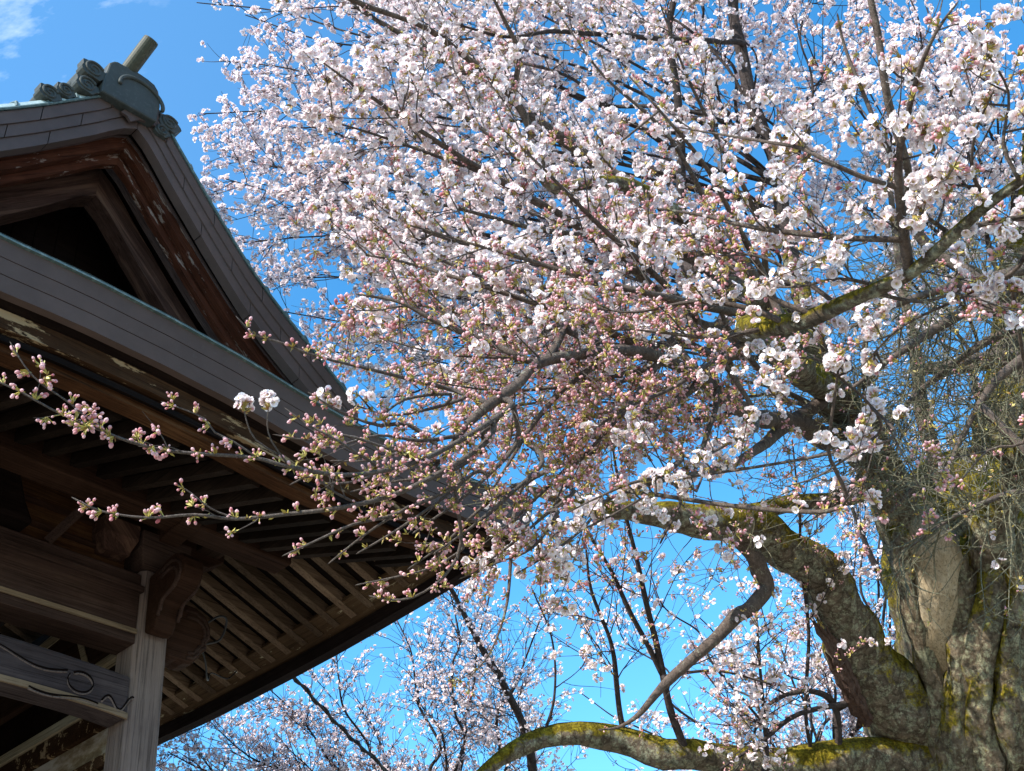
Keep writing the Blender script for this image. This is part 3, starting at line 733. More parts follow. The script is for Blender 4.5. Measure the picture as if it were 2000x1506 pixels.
# __TREES__
# ------------------------------------------------------------------ flowers and buds (templates, copied into one mesh per branch)
def petal_grid(na, nl, notch=True):
    """one petal from the centre out along +x, cupped, as a grid (na across, nl along)"""
    V, T_ = [], []
    for j in range(nl + 1):
        t = j / nl; hw = 0.05 + 0.30 * math.sin(math.pi * min(1, t * 0.80 + 0.06)) ** 0.8
        if j == nl: hw *= 0.72
        for i in range(na + 1):
            s = -1 + 2 * i / na
            x = 0.06 + 0.47 * t - (0.045 * (1 - abs(s)) if (notch and j == nl) else 0) - 0.05 * s * s * t
            z = 0.05 * math.sin(t * 2.4) + 0.10 * s * s * t + 0.13 * t * t
            V.append((x, s * hw, z)); T_.append(min(1, 0.12 + 1.15 * t))
    Fc = [(j * (na + 1) + i, (j + 1) * (na + 1) + i, (j + 1) * (na + 1) + i + 1, j * (na + 1) + i + 1) for j in range(nl) for i in range(na)]
    return np.array(V), np.array(T_), np.array(Fc)

def flower_template(na, nl, open_=1.0, stamens=0):
    pv, pt, pf = petal_grid(na, nl); V, T_, Fq, Mq = [], [], [], []
    for k in range(5):
        a = k * 2 * math.pi / 5; c, s = math.cos(a), math.sin(a)
        q = pv.copy(); ca, sa = math.cos((1 - open_) * 1.25), math.sin((1 - open_) * 1.25)
        q = np.stack([q[:, 0] * ca - q[:, 2] * sa, q[:, 1], q[:, 0] * sa + q[:, 2] * ca + 0.012 * (k % 2)], 1)
        q = np.stack([q[:, 0] * c - q[:, 1] * s, q[:, 0] * s + q[:, 1] * c, q[:, 2]], 1)
        Fq.append(pf + sum(len(x) for x in V)); V.append(q); T_.append(pt); Mq.append(np.zeros(len(pf), int))
    if stamens:                                            # a ring of thin filaments and the green eye
        k0 = sum(len(x) for x in V); v = []; fq = []
        for i in range(stamens):
            a = i * 2.399; r = 0.10 + 0.07 * ((i * 37) % 10) / 10; h = 0.20 + 0.06 * ((i * 53) % 10) / 10; w = 0.012
            b = k0 + len(v); ca, sa = math.cos(a), math.sin(a)
            v += [(-w * sa, w * ca, .01), (w * sa, -w * ca, .01), (r * ca + 1.9 * w * sa, r * sa - 1.9 * w * ca, h), (r * ca - 1.9 * w * sa, r * sa + 1.9 * w * ca, h)]
            fq.append((b, b + 1, b + 2, b + 3))
        b = k0 + len(v); v += [(.07, 0, .03), (0, .07, .03), (-.07, 0, .03), (0, -.07, .03)]; fq.append((b, b + 1, b + 2, b + 3))
        V.append(np.array(v)); T_.append(np.ones(len(v))); Fq.append(np.array(fq)); Mq.append(np.ones(len(fq), int))
    # calyx behind
    k0 = sum(len(x) for x in V); v = np.array([(.05, 0, 0), (0, .05, 0), (-.05, 0, 0), (0, -.05, 0), (.028, 0, -.20), (0, .028, -.20), (-.028, 0, -.20), (0, -.028, -.20)])
    V.append(v); T_.append(np.full(8, .05)); Fq.append(np.array([(i, (i + 1) % 4, 4 + (i + 1) % 4, 4 + i) for i in range(4)]) + k0); Mq.append(np.full(4, 2))
    return np.vstack(V), np.concatenate(T_), np.vstack(Fq), np.concatenate(Mq)

def bud_template(sides, rings):
    """closed bud along +z: pink ball on a green-brown cup, length 1"""
    prof = [(0, .0), (.10, .10), (.16, .26), (.155, .34)] if rings > 4 else [(0.03, 0), (.15, .3)]
    prof2 = [(.17, .34), (.27, .52), (.275, .70), (.20, .88), (.05, 1.0)] if rings > 4 else [(.17, .3), (.28, .62), (.05, 1.0)]
    V, T_, Fq, Mq = [], [], [], []
    for prf, mi in ((prof, 1), (prof2, 0)):
        b = len(V)
        for j, (r, z) in enumerate(prf):
            for i in range(sides):
                a = i * 2 * math.pi / sides; V.append((r * math.cos(a), r * math.sin(a), z)); T_.append(.35 + .5 * z if mi else (.15 + .75 * (z - .3) / .7))
        for j in range(len(prf) - 1):
            for i in range(sides): Fq.append((b + j * sides + i, b + j * sides + (i + 1) % sides, b + (j + 1) * sides + (i + 1) % sides, b + (j + 1) * sides + i)); Mq.append(mi)
    return np.array(V), np.array(T_), np.array(Fq), np.array(Mq)

def leaf_template():
    """scale / unfolding leaf along +z, length 1"""
    V = np.array([(-.10, 0, 0), (.10, 0, 0), (-.20, .10, .5), (.20, .10, .5), (-.03, .02, 1.0), (.03, .02, 1.0), (0, -.05, .5)])
    return V, np.array([.1, .1, .55, .55, .9, .9, .4]), np.array([(0, 1, 6, 2), (1, 3, 6, 6), (2, 6, 4, 4), (6, 3, 5, 4)])
FT = {0: flower_template(4, 4, stamens=12), 1: flower_template(2, 2, stamens=0), 2: flower_template(1, 2)}
FH = {0: flower_template(4, 4, .45, stamens=8), 1: flower_template(2, 2, .45), 2: flower_template(1, 2, .45)}
BT = {0: bud_template(8, 9), 1: bud_template(5, 4), 2: bud_template(4, 4)}

def frames_for(D, rng):
    D = D / np.maximum(np.linalg.norm(D, axis=1, keepdims=True), 1e-9)
    A = rng.normal(size=D.shape); X = A - D * (A * D).sum(1, keepdims=True); X /= np.maximum(np.linalg.norm(X, axis=1, keepdims=True), 1e-9)
    return np.stack([X, np.cross(D, X), D], 2)              # columns x, y, z

def instance(tpl, P, D, S, rng, tone_jit=0.0):
    V, T_, Fq, Mq = tpl; Rm = frames_for(D, rng); n_ = len(P)
    W_ = np.einsum('nij,vj->nvi', Rm, V) * S[:, None, None] + P[:, None, :]
    tone = np.clip(T_[None, :] + rng.normal(0, tone_jit, size=(n_, 1)), 0, 1)
    Fc = Fq[None] + (np.arange(n_) * len(V))[:, None, None]
    return W_.reshape(-1, 3), tone.ravel(), Fc.reshape(-1, Fq.shape[1]), np.tile(Mq, n_)

def stems(P, Q, r):
    """thin three-sided stalks from P to Q"""
    D = Q - P; D /= np.maximum(np.linalg.norm(D, axis=1, keepdims=True), 1e-9)
    X = np.cross(D, np.array([.3, .5, .8])); X /= np.linalg.norm(X, axis=1, keepdims=True); Y = np.cross(D, X)
    ring = [math.cos(a) * X + math.sin(a) * Y for a in (0, 2.09, 4.19)]
    V = np.stack([P + r * q for q in ring] + [Q + r * q for q in ring], 1)
    n_ = len(P); f = np.array([(0, 1, 4, 3), (1, 2, 5, 4), (2, 0, 3, 5)])
    return V.reshape(-1, 3), (f[None] + (np.arange(n_) * 6)[:, None, None]).reshape(-1, 4)

class Blob:
    def __init__(self): self.V, self.T, self.F, self.M, self.k = [], [], [], [], 0
    def add(self, V, T_, Fc, Mi):
        if len(V) == 0: return
        self.V.append(V); self.T.append(T_); self.F.append(Fc + self.k); self.M.append(Mi); self.k += len(V)
    def build(self, name, mats, parent):
        if not self.V: return None
        return mesh_from_arrays(name, np.vstack(self.V), [np.vstack(self.F)], mats, parent, [np.concatenate(self.M)], np.concatenate(self.T))

class Twigs:
    def __init__(self): self.V, self.F, self.k = [], [], 0
    def add(self, P, R, sides):
        V, Fc = tube_arrays(P, R, sides); self.V.append(V); self.F.append(Fc + self.k); self.k += len(V)
    def build(self, name, mat, parent):
        if not self.V: return None
        return mesh_from_arrays(name, np.vstack(self.V), [np.vstack(self.F)], [mat], parent)

CROWN = {}
def new_crown(): CROWN.update(twigs={}, blossoms=Blob(), buds=Blob(), near=([], []))
def finish_crown(root):
    rng = np.random.default_rng(77)
    for kd, nm in ((0, 'flower_cluster'), (1, 'bud_cluster')):
        for q, (z_, P, A, per, fl, bs) in enumerate(sorted(CROWN['near'][kd], key=lambda t: t[0])):
            if q >= 100: emit(CROWN['blossoms'], CROWN['buds'], 0, kd, P, A, per, fl, bs, rng); continue
            b1, b2 = Blob(), Blob(); emit(b1, b2, 0, kd, P, A, per, fl, bs, rng)
            one = Blob()
            for b_, off in ((b1, 0), (b2, 3)):
                if b_.V: one.add(np.vstack(b_.V), np.concatenate(b_.T), np.vstack(b_.F), np.concatenate(b_.M) + off)
            hang(one.build(nm, [MT['petal'], MT['stamen'], MT['scale'], MT['bud'], MT['scale']], None), root)
    for k_, t_ in CROWN['twigs'].items():
        o = t_.build('twigs', MT[k_], None); o['kind'] = 'stuff'; hang(o, root)
    for nm, mats in (('blossoms', [MT['petal'], MT['stamen'], MT['scale']]), ('buds', [MT['bud'], MT['scale']])):
        o = CROWN[nm].build(nm, mats, None)
        if o: o['kind'] = 'stuff'; hang(o, root)
new_crown()
def unit(v): return v / max(np.linalg.norm(v), 1e-9)

# how far the crown reaches: open sky and the gate stay clear, as the old tree leaves them
SKY_Y = [-300, -30, 30, 70, 120, 165, 200, 260, 330, 400, 470, 560, 640, 700, 760, 800, 850, 900, 1000, 1060, 1110, 1160, 1230]
SKY_X = [370, 380, 470, 425, 415, 500, 388, 400, 425, 418, 455, 540, 600, 630, 590, 640, 560, 560, 610, 680, 760, 880, 900]
FAR_Y = [-300, -30, 30, 70, 120, 165, 200, 260, 330, 400, 470, 560, 700, 2000]
FAR_X = [350, 362, 445, 402, 392, 470, 368, 380, 402, 398, 420, 450, 280, 260]
def inside(P, far):
    x, y, z = project(P)
    lim = np.interp(y, FAR_Y, FAR_X) if far else np.interp(y, SKY_Y, SKY_X)
    return (x > lim) & (z > 1.35)

def shoot(p, d, Ln, rng, wander, trop, step):
    n_ = max(4, int(Ln / step)); P = np.empty((n_ + 1, 3)); P[0] = p; st = Ln / n_
    W_ = rng.normal(0, wander, size=(n_, 3))
    for i in range(n_):
        d = unit(d + W_[i] + trop * st); P[i + 1] = P[i] + d * st
    return P

def grow(limb_pts, limb_rad, parent, rng, t0=0.15, t1=1.0, n1=4.0, len1=(.5, 1.2), n2=6.0, len2=(.15, .4), gap=.10, bloom=.8, bud=.15, trop=(0, 0, .4),
         per=(3, 6), wander=.09, far=False, fl=.034, free=False, bare=0.0, twig_mat='twig', tip=True, r1=.0045, spread=(28, 62), lod=None, budsize=.014, inner=0.35, along=.45):
    trop = np.array(trop, float); tw = CROWN['twigs'].setdefault(twig_mat, Twigs()); sites = []
    seg = np.linalg.norm(np.diff(limb_pts, axis=0), axis=1); cum = np.concatenate([[0], np.cumsum(seg)]); Lt = cum[-1]
    T = np.gradient(limb_pts, axis=0); T /= np.maximum(np.linalg.norm(T, axis=1, keepdims=True), 1e-9)
    def side(d, lo, hi):
        a = rng.normal(size=3); a -= d * a.dot(d); a = unit(a); an = math.radians(rng.uniform(lo, hi)); return unit(d * math.cos(an) + a * math.sin(an))
    def place(P, r0, r_end, s0, lvl):
        ok = np.ones(len(P), bool) if free else inside(P, far)
        if not ok.all():
            k = int(np.argmin(ok))
            if k < 3: return None
            P = P[:k]
        k = len(P); R = np.linspace(r0, r_end, k); z = project(P[0])[2]
        tw.add(P, R, 5 if r0 * F / z > 4 else (4 if z < 5 else 3))
        Ln = np.linalg.norm(np.diff(P, axis=0), axis=1).sum(); m = max(1, int(Ln * (1 - s0) / gap))
        if rng.random() >= bare:
            for q in np.linspace(s0, 1, m + 1)[0 if lvl > 1 else 1:]:
                q = min(1, max(0, q + rng.normal(0, .25 / m))); f_ = q * (k - 1); i = min(k - 2, int(f_))
                sites.append((P[i] + (P[i + 1] - P[i]) * (f_ - i), unit(P[i + 1] - P[i]), q >= .999))
        return P
    def second(P1, d0):
        Ln = np.linalg.norm(P1[-1] - P1[0])
        for _ in range(rng.poisson(n2 * Ln)):
            f_ = rng.uniform(.12, .98); i = min(len(P1) - 2, int(f_ * (len(P1) - 1))); dd = unit(P1[i + 1] - P1[i])
            L2_ = rng.uniform(*len2) * (1.15 - .6 * f_)
            place(shoot(P1[i], side(dd, *spread), L2_, rng, wander * 1.1, trop, max(.02, L2_ / 7)), r1 * .55, r1 * .28, .25, 2)
    for _ in range(rng.poisson(n1 * Lt * (t1 - t0))):
        s = rng.uniform(t0, t1) * Lt; i = min(len(limb_pts) - 2, int(np.searchsorted(cum, s)) - 1); i = max(0, i)
        d = side(T[i], *spread); Ln = rng.uniform(*len1) * (1.15 - .55 * s / Lt)
        P1 = place(shoot(limb_pts[i], d, Ln, rng, wander, trop, max(.03, Ln / 12)), min(r1 * 1.0, limb_rad[i] * .7 + .001), r1 * .35, inner, 1)
        if P1 is not None: second(P1, d)
    if tip:                                                  # the limb's own end carries flowers too
        k0 = int(len(limb_pts) * max(along, t0)); sub = limb_pts[k0:]; Ls = np.linalg.norm(np.diff(sub, axis=0), axis=1).sum()
        for f_ in np.linspace(.05, 1, max(2, int(Ls / (gap * 1.2)))):
            i = min(len(sub) - 2, int(f_ * (len(sub) - 1)))
            if free or inside(sub[i], far): sites.append((sub[i], unit(sub[i + 1] - sub[i]), f_ > .99))
    flowers(sites, parent, rng, bloom, bud, per, fl, lod, budsize)

def flowers(sites, parent, rng, bloom, bud, per, fl, lod, budsize):
    if not sites: return
    P = np.array([s[0] for s in sites]); D = np.array([s[1] for s in sites]); n_ = len(P)
    z = project(P)[2]; u = rng.random(n_)
    # neighbouring clusters open together
    nz_ = np.array([mnoise.noise(Vector((p * 1.6).tolist())) for p in P]); u = np.clip(u * .7 + .15 + nz_ * .55, 0, 1)
    kind = np.where(u < bloom, 0, np.where(u < bloom + bud, 1, 2))
    A = rng.normal(size=(n_, 3)); A -= D * (A * D).sum(1, keepdims=True); A /= np.maximum(np.linalg.norm(A, axis=1, keepdims=True), 1e-9)
    A = A * .8 + D * .35 + np.array([0, 0, .25]); A /= np.linalg.norm(A, axis=1, keepdims=True)
    bl, bu = CROWN['blossoms'], CROWN['buds']
    px, py, _ = project(P); seen = (px > -20) & (px < 2020) & (py > -20) & (py < 1530)
    for lv in (0, 1, 2):
        lim = {0: (0, 3.5), 1: (3.5, 6.3), 2: (6.3, 99)}[lv]
        sel = np.where((z >= lim[0]) & (z < lim[1]))[0]
        for kd in (0, 1, 2):
            ids = sel[kind[sel] == kd]
            if len(ids) == 0: continue
            if lv == 0 and kd < 2:                            # nearest clusters: kept aside, the largest become parts of their own
                for q in ids[seen[ids]]: CROWN['near'][kd].append((z[q], P[q:q + 1], A[q:q + 1], per, fl, budsize))
                ids = ids[~seen[ids]]
                if len(ids) == 0: continue
            emit(bl, bu, lv, kd, P[ids], A[ids], per, fl, budsize, rng)

def emit(bl, bu, lv, kd, P, A, per, fl, budsize, rng):
    """flower or bud clusters at P growing along A: into the petal blob bl and the bud blob bu"""
    n_ = len(P); cnt = rng.integers(per[0], per[1] + 1, n_); idx = np.repeat(np.arange(n_), cnt); N = len(idx)
    H = rng.normal(size=(N, 3)); H /= np.linalg.norm(H, axis=1, keepdims=True)
    dirs = A[idx] * .75 + H * .8; dirs /= np.linalg.norm(dirs, axis=1, keepdims=True)
    if kd == 0:
        ped = rng.uniform(.55, 1.0, N) * fl * .95; C_ = P[idx] + A[idx] * .006 + dirs * ped[:, None]
        S = fl * rng.uniform(.82, 1.08, N); half = rng.random(N) < .34; closed = rng.random(N) < .14
        face = dirs + rng.normal(0, .25, (N, 3))
        for msk, tp in ((~half & ~closed, FT[lv]), (half & ~closed, FH[lv])):
            if msk.any(): bl.add(*instance(tp, C_[msk], face[msk], S[msk], rng, .16))
        if closed.any(): bu.add(*instance(BT[lv], C_[closed] - dirs[closed] * .3 * fl, dirs[closed], np.full(closed.sum(), budsize * 1.05), rng, .12))
        if lv < 2:
            V, Fc = stems(P[idx] + A[idx] * .004, C_ - dirs * .12 * fl, .0009); bl.add(V, np.full(len(V), .55), Fc, np.full(len(Fc), 2))
    elif kd == 1:
        ped = rng.uniform(.5, 1.1, N) * budsize * (1.1 if budsize < .02 else .9); C_ = P[idx] + A[idx] * .004 + dirs * ped[:, None]
        bu.add(*instance(BT[lv], C_, dirs + rng.normal(0, .15, (N, 3)), budsize * np.clip(rng.lognormal(0, .26, N), .5, 1.7), rng, .24))
        if lv < 2:
            V, Fc = stems(P[idx], C_ + dirs * .001, .0011); bu.add(V, np.full(len(V), .8), Fc, np.full(len(Fc), 1))
    if lv < 2:                                                # bud scales and unfolding leaves at the foot of each cluster
        idx = np.repeat(np.arange(n_), 4 if lv == 0 else 3); N = len(idx)
        H = rng.normal(size=(N, 3)); dirs = A[idx] + .55 * H; V, T_, Fc = LT
        bu.add(*instance((V, T_, Fc, np.ones(len(Fc), int)), P[idx], dirs, rng.uniform(.007, .015, N) * (1.25 if lv == 0 else 1.4), rng, .2))
_lv, _lt, _lf = leaf_template()
LT = (_lv, _lt, np.array([(0, 1, 6, 2), (2, 6, 5, 4), (1, 3, 5, 6)]))

def limb(name, mat, ctrl, parent, rough=0.10, sides=None, seed=0, lump=6.0):
    """a tapering limb through rows (px, py, z, width in photo pixels), with knobbly bark relief"""
    rows = [(*at(a, b, z), w * z / F / 2) for a, b, z, w in ctrl]
    S = spline(rows, max(.025, min(.10, min(r[3] for r in rows) * 3)))
    P, R = S[:, :3], np.maximum(S[:, 3], .0012)
    zz = project(P)[2]; sd = sides or int(np.clip(R.max() * F / zz.min() * .7, 6, 40))
    rng = np.random.default_rng(seed + 17)
    amp = np.minimum(R * .55, .05)
    P = P + np.array([[mnoise.noise(Vector((p * 3.1 + 11).tolist())), mnoise.noise(Vector((p * 3.1 + 41).tolist())), mnoise.noise(Vector((p * 3.1 + 71).tolist()))] for p in P]) * amp[:, None]
    V, Fc = tube_arrays(P, R, sd)
    C_ = np.repeat(P, sd, 0); dirv = V - C_; rad = np.linalg.norm(dirv, axis=1, keepdims=True); dirv /= np.maximum(rad, 1e-9)
    if R.max() > .02 and rough:
        h = np.array([mnoise.fractal(Vector((v * lump).tolist()), 1.0, 2.1, 4) for v in V])
        V = V + dirv * (h[:, None] * rad * rough * 1.6)
    V = np.vstack([V, P[:1], P[-1:] + (P[-1:] - P[-2:-1]) * .3]); n_ = len(V); k = len(P)
    caps = np.array([(i, (i + 1) % sd, n_ - 2, n_ - 2) for i in range(0)] or np.zeros((0, 4), int))
    tri = np.array([((i + 1) % sd, i, n_ - 2) for i in range(sd)] + [((k - 1) * sd + i, (k - 1) * sd + (i + 1) % sd, n_ - 1) for i in range(sd)])
    o = mesh_from_arrays(name, V, [Fc, tri], [mat], parent)
    return o, P, R

# ------------------------------------------------------------------ the old cherry tree
foot = at(1930, 1560, 7.0)
old = empty('old_cherry_tree', (foot[0], foot[1], 0)); bpy.context.view_layer.update()
tag(old, 'huge old cherry tree with mossy hollow trunk, its budding branches reaching across the gate', 'cherry tree')
class Root:                                                   # world-built meshes hung under an Empty keep their place
    pass
def hang(o, root):
    o.parent = root; o.matrix_parent_inverse = root.matrix_world.inverted()
SEED = [100]
SKEL = {}
def add(root, ctrl, name='limb', mat='limb', g=None, rough=.10, lump=6.0):
    SEED[0] += 1; rng = np.random.default_rng(SEED[0])
    sk = SKEL.setdefault(root.name, [])
    if name in ('branch', 'spray', 'flowering_twig') and sk:                               # every branch leaves a thicker one: bend its foot over to the nearest
        p0 = at(*ctrl[0][:3]); r0 = ctrl[0][3] * ctrl[0][2] / F / 2; d0 = unit(at(*ctrl[1][:3]) - p0)
        Q = np.vstack([q[q[:, 3] > r0 * .8] for q in sk] + [np.zeros((0, 4))])
        if len(Q):
            v = Q[:, :3] - p0; dist = np.linalg.norm(v, axis=1) + .9 * np.maximum(0, v @ d0); i_ = int(np.argmin(dist))
            if .03 < dist[i_] < 1.7:
                px_, py_, pz_ = project(Q[i_, :3]); ctrl = [(float(px_), float(py_), float(pz_), ctrl[0][3] * 1.1 * ctrl[0][2] / float(pz_))] + list(ctrl)
    o, P, R = limb(name, MT[mat], ctrl, None, rough=rough, seed=SEED[0], lump=lump); hang(o, root); sk.append(np.column_stack([P, R]))
    if g is not None: grow(P, R, o, rng, **g)
    return o, P, R

# trunk: furrowed tube down to the ground, flaring at the foot
def trunk_mesh(name, mat, rows, parent, sd=64, furrow=.075, step=.07):
    S = spline(rows, step); P, R = S[:, :3], S[:, 3]
    V, Fc = tube_arrays(P, R, sd); C_ = np.repeat(P, sd, 0); dirv = V - C_; rad = np.linalg.norm(dirv, axis=1, keepdims=True); dirv /= rad
    ang = np.tile(np.arange(sd) / sd * 2 * math.pi, len(P))
    h = []
    for v, a, r in zip(V, ang, rad[:, 0]):
        q = Vector((math.cos(a) * 2.4, math.sin(a) * 2.4, v[2] * .55)); q2 = Vector((v * 2.3).tolist()); q3 = Vector((v[0] * 13, v[1] * 13, v[2] * 4.5))
        h.append(.9 * mnoise.noise(q) + .55 * mnoise.noise(q2) + .55 * (.5 - abs(mnoise.noise(q3)) * 1.6))
    V = V + dirv * rad * furrow * np.array(h)[:, None] * 1.5
    o = mesh_from_arrays(name, V, [Fc], [mat], None); hang(o, parent); return o
def R_(px, w, z): return w * z / F / 2
b0 = at(1975, 1640, 7.0)
rows = [(b0[0] + .05, b0[1], -.15, .98), (b0[0] + .03, b0[1], .35, .80), (b0[0], b0[1], 1.3, .70)]
for px, py, z, w in ((1972, 1480, 7.0, 395), (1950, 1330, 7.0, 350), (1930, 1200, 7.0, 345), (1905, 1080, 7.0, 335), (1900, 990, 7.0, 290), (1905, 925, 7.05, 190), (1912, 890, 7.08, 90), (1915, 878, 7.08, 20)):
    rows.append((*at(px, py, z), R_(px, w, z)))
trunk = trunk_mesh('trunk', MT['trunk'], rows, old)
# bare dead wood in the hollow, with a raised lip of bark beside it
o, P, R = limb('dead_wood', MT['dead'], [(1800, 1010, 6.66, 80), (1814, 1065, 6.56, 104), (1824, 1130, 6.53, 100), (1832, 1200, 6.52, 98), (1842, 1265, 6.53, 80), (1850, 1320, 6.57, 60), (1852, 1380, 6.64, 34)], None, rough=.16, sides=44, lump=15); hang(o, trunk)
for c in ([(1752, 1030, 6.64, 50), (1764, 1110, 6.54, 46), (1784, 1190, 6.5, 44), (1800, 1260, 6.5, 40), (1818, 1340, 6.5, 42), (1830, 1430, 6.5, 40), (1836, 1520, 6.5, 40)],
          [(1880, 1050, 6.58, 40), (1876, 1130, 6.50, 46), (1884, 1220, 6.46, 50), (1874, 1310, 6.44, 54), (1866, 1400, 6.42, 62), (1868, 1480, 6.42, 66), (1872, 1560, 6.42, 66)],
          [(1935, 1060, 6.5, 50), (1930, 1160, 6.42, 62), (1926, 1260, 6.40, 60), (1915, 1370, 6.38, 66), (1920, 1470, 6.38, 74), (1930, 1560, 6.38, 74)],
          [(1990, 1000, 6.5, 60), (1992, 1120, 6.40, 70), (1985, 1250, 6.36, 70), (1980, 1380, 6.36, 80), (1990, 1500, 6.36, 90), (1995, 1570, 6.36, 90)]):
    o, P, R = limb('bark_lip', MT['trunk'], c, None, rough=.42, sides=56, lump=9); hang(o, trunk)

BARE = dict(n1=9.0, len1=(.4, 1.1), n2=11.0, len2=(.12, .45), gap=.16, bloom=.06, bud=.22, trop=(-.1, 0, -.45), bare=.62, twig_mat='olive_twig', wander=.13, r1=.0042, t0=.2, budsize=.013, tip=False)
FARG = dict(n1=6.6, len1=(.4, 1.15), n2=9.0, len2=(.10, .38), gap=.115, bloom=.84, bud=.05, far=True, trop=(-.25, 0, .30), per=(5, 10), r1=.0045, twig_mat='dark_branch', fl=.033, t0=.28, wander=.08)
MIDG = dict(n1=10, len1=(.22, .68), n2=12, len2=(.06, .25), gap=.078, bloom=.50, bud=.36, trop=(-.3, 0, .40), per=(6, 12), r1=.0034, t0=.25, wander=.09, fl=.028)
NEARG = dict(n1=8.5, len1=(.12, .38), n2=10, len2=(.04, .15), gap=.078, bloom=.52, bud=.38, trop=(-.1, -.1, .7), per=(6, 13), r1=.0024, t0=.12, wander=.10, fl=.0235, budsize=.0115)
BUDG = dict(n1=13, len1=(.14, .48), n2=13, len2=(.05, .18), gap=.047, bloom=.20, bud=.74, trop=(-.5, -.1, .1), per=(4, 9), r1=.0023, t0=.15, wander=.11, fl=.025, budsize=.0118)

def G(base, **k): d = dict(base); d.update(k); return d

# great lower limb with its broken rotten side, the arch above it, and their descents
big, P, R = add(old, [(1880, 1560, 6.85, 210), (1806, 1455, 6.75, 170), (1706, 1320, 6.6, 128), (1640, 1205, 6.5, 100), (1592, 1118, 6.4, 90), (1522, 1060, 6.3, 82), (1440, 1025, 6.1, 74), (1340, 1005, 5.9, 58), (1230, 1003, 5.7, 40), (1120, 985, 5.4, 26), (1030, 955, 5.1, 14)],
    g=G(BARE, t0=.45, bloom=.3, bud=.4, bare=.25, n1=3.5, trop=(-.2, 0, .2)), rough=.13)
mbs = MB(); rs = np.random.default_rng(8)
for q in range(26):                                            # splintered heartwood standing off the limb's lower side
    ox, oy, L_ = rs.uniform(-8, 14), rs.uniform(-8, 8), rs.uniform(.5, 1.0); w = rs.uniform(8, 16)
    path = [(1690 + ox * .6, 1405 + oy, 6.50, w), (1658 + ox * .8, 1335 + oy, 6.44, w * 1.1), (1630 + ox, 1274 + oy, 6.40, w), (1600 + ox, 1228 + oy, 6.38, w * .8), (1578 + ox, 1192 + oy, 6.36, w * .25)]
    k_ = spline([(*at(a, b_, c_), w_ * c_ / F / 2) for a, b_, c_, w_ in path], .04); k_ = k_[:max(4, int(len(k_) * L_))].copy(); k_[-3:, 3] *= np.array([.7, .45, .15])
    k_[:, :3] += rs.normal(0, .006, (len(k_), 3)) + rs.normal(0, .012, 3); mbs.tube(k_[:, :3], k_[:, 3], 6)
o = mbs.build('rotten_stub', MT['rotten'], None); hang(o, big)
add(old, [(1830, 1010, 6.8, 120), (1740, 958, 6.65, 62), (1690, 950, 6.55, 44), (1620, 975, 6.5, 34), (1540, 984, 6.4, 32), (1480, 1000, 6.3, 36), (1430, 1015, 6.2, 44), (1390, 1022, 6.1, 38)], g=G(BARE, trop=(-.1, 0, .5), n1=4))
add(old, [(1425, 1040, 6.15, 42), (1470, 1085, 6.1, 34), (1488, 1118, 6.1, 36), (1503, 1150, 6.1, 32), (1470, 1190, 6.0, 28), (1442, 1204, 5.98, 29), (1405, 1240, 5.9, 24), (1345, 1290, 5.8, 21), (1305, 1330, 5.75, 19), (1268, 1372, 5.7, 14), (1240, 1400, 5.7, 10), (1205, 1420, 5.7, 6), (1170, 1425, 5.65, 3)], mat='branch',
    g=G(BARE, n1=3, len1=(.3, .8), bloom=.3, bud=.4, bare=.4, t0=.5, twig_mat='dark_branch'))
low, P, R = add(old, [(1940, 1500, 6.8, 170), (1790, 1482, 6.6, 86), (1640, 1484, 6.5, 66), (1480, 1492, 6.5, 62), (1330, 1478, 6.4, 58), (1210, 1455, 6.4, 54), (1130, 1438, 6.3, 48), (1060, 1441, 6.3, 42), (1000, 1468, 6.2, 34), (950, 1504, 6.1, 28), (880, 1575, 6.0, 20)],
    g=G(BARE, n1=1.6, t0=.3, trop=(0, 0, .6), bloom=.35, bud=.35, bare=.4, twig_mat='dark_branch'))
UPR = G(FARG, far=True, n1=10, n2=11, len1=(.25, .9), bloom=.4, bud=.25, trop=(-.2, 0, .3), t0=.3, fl=.03, gap=.14)
for c in ([(1342, 1478, 6.38, 17.3), (1309, 1390, 6.35, 15.1), (1294, 1310, 6.3, 13.7), (1269, 1200, 6.25, 11.5), (1241, 1085, 6.2, 9.4), (1212, 960, 6.1, 6.5), (1195, 860, 6.0, 3.6)],
          [(1293, 1315, 6.3, 12.2), (1242, 1215, 6.25, 10.1), (1196, 1120, 6.2, 7.9), (1150, 1040, 6.1, 5.8), (1113, 940, 6.0, 2.9)],
          [(1223, 1452, 6.4, 13.0), (1206, 1350, 6.4, 10.8), (1191, 1250, 6.35, 8.6), (1154, 1150, 6.3, 6.5), (1142, 1050, 6.2, 3.6)],
          [(1586, 1484, 6.5, 8.6), (1574, 1390, 6.4, 7.9), (1579, 1240, 6.35, 7.2), (1564, 1100, 6.3, 6.5), (1561, 1000, 6.2, 5.0), (1548, 860, 6.1, 2.9)],
          [(1500, 1500, 6.3, 8.6), (1491, 1400, 6.2, 7.2), (1484, 1300, 6.1, 5.8), (1479, 1210, 6.0, 3.6)],
          [(1629, 1380, 6.45, 14.4), (1581, 1352, 6.4, 11.5), (1510, 1370, 6.4, 8.6), (1477, 1420, 6.35, 5.8), (1471, 1480, 6.3, 3.6)],
          [(1651, 1375, 6.45, 13.0), (1553, 1400, 6.3, 10.1), (1483, 1450, 6.2, 7.9), (1410, 1500, 6.1, 5.0)],
          [(1300, 1320, 6.0, 7.2), (1398, 1310, 6.0, 5.8), (1503, 1335, 6.0, 3.6)], [(1061, 1440, 6.3, 7.2), (1083, 1360, 6.3, 5.8), (1079, 1250, 6.3, 4.3), (1039, 1150, 6.2, 2.9)]):
    add(old, c, 'branch', 'dark_branch', UPR, rough=.05)

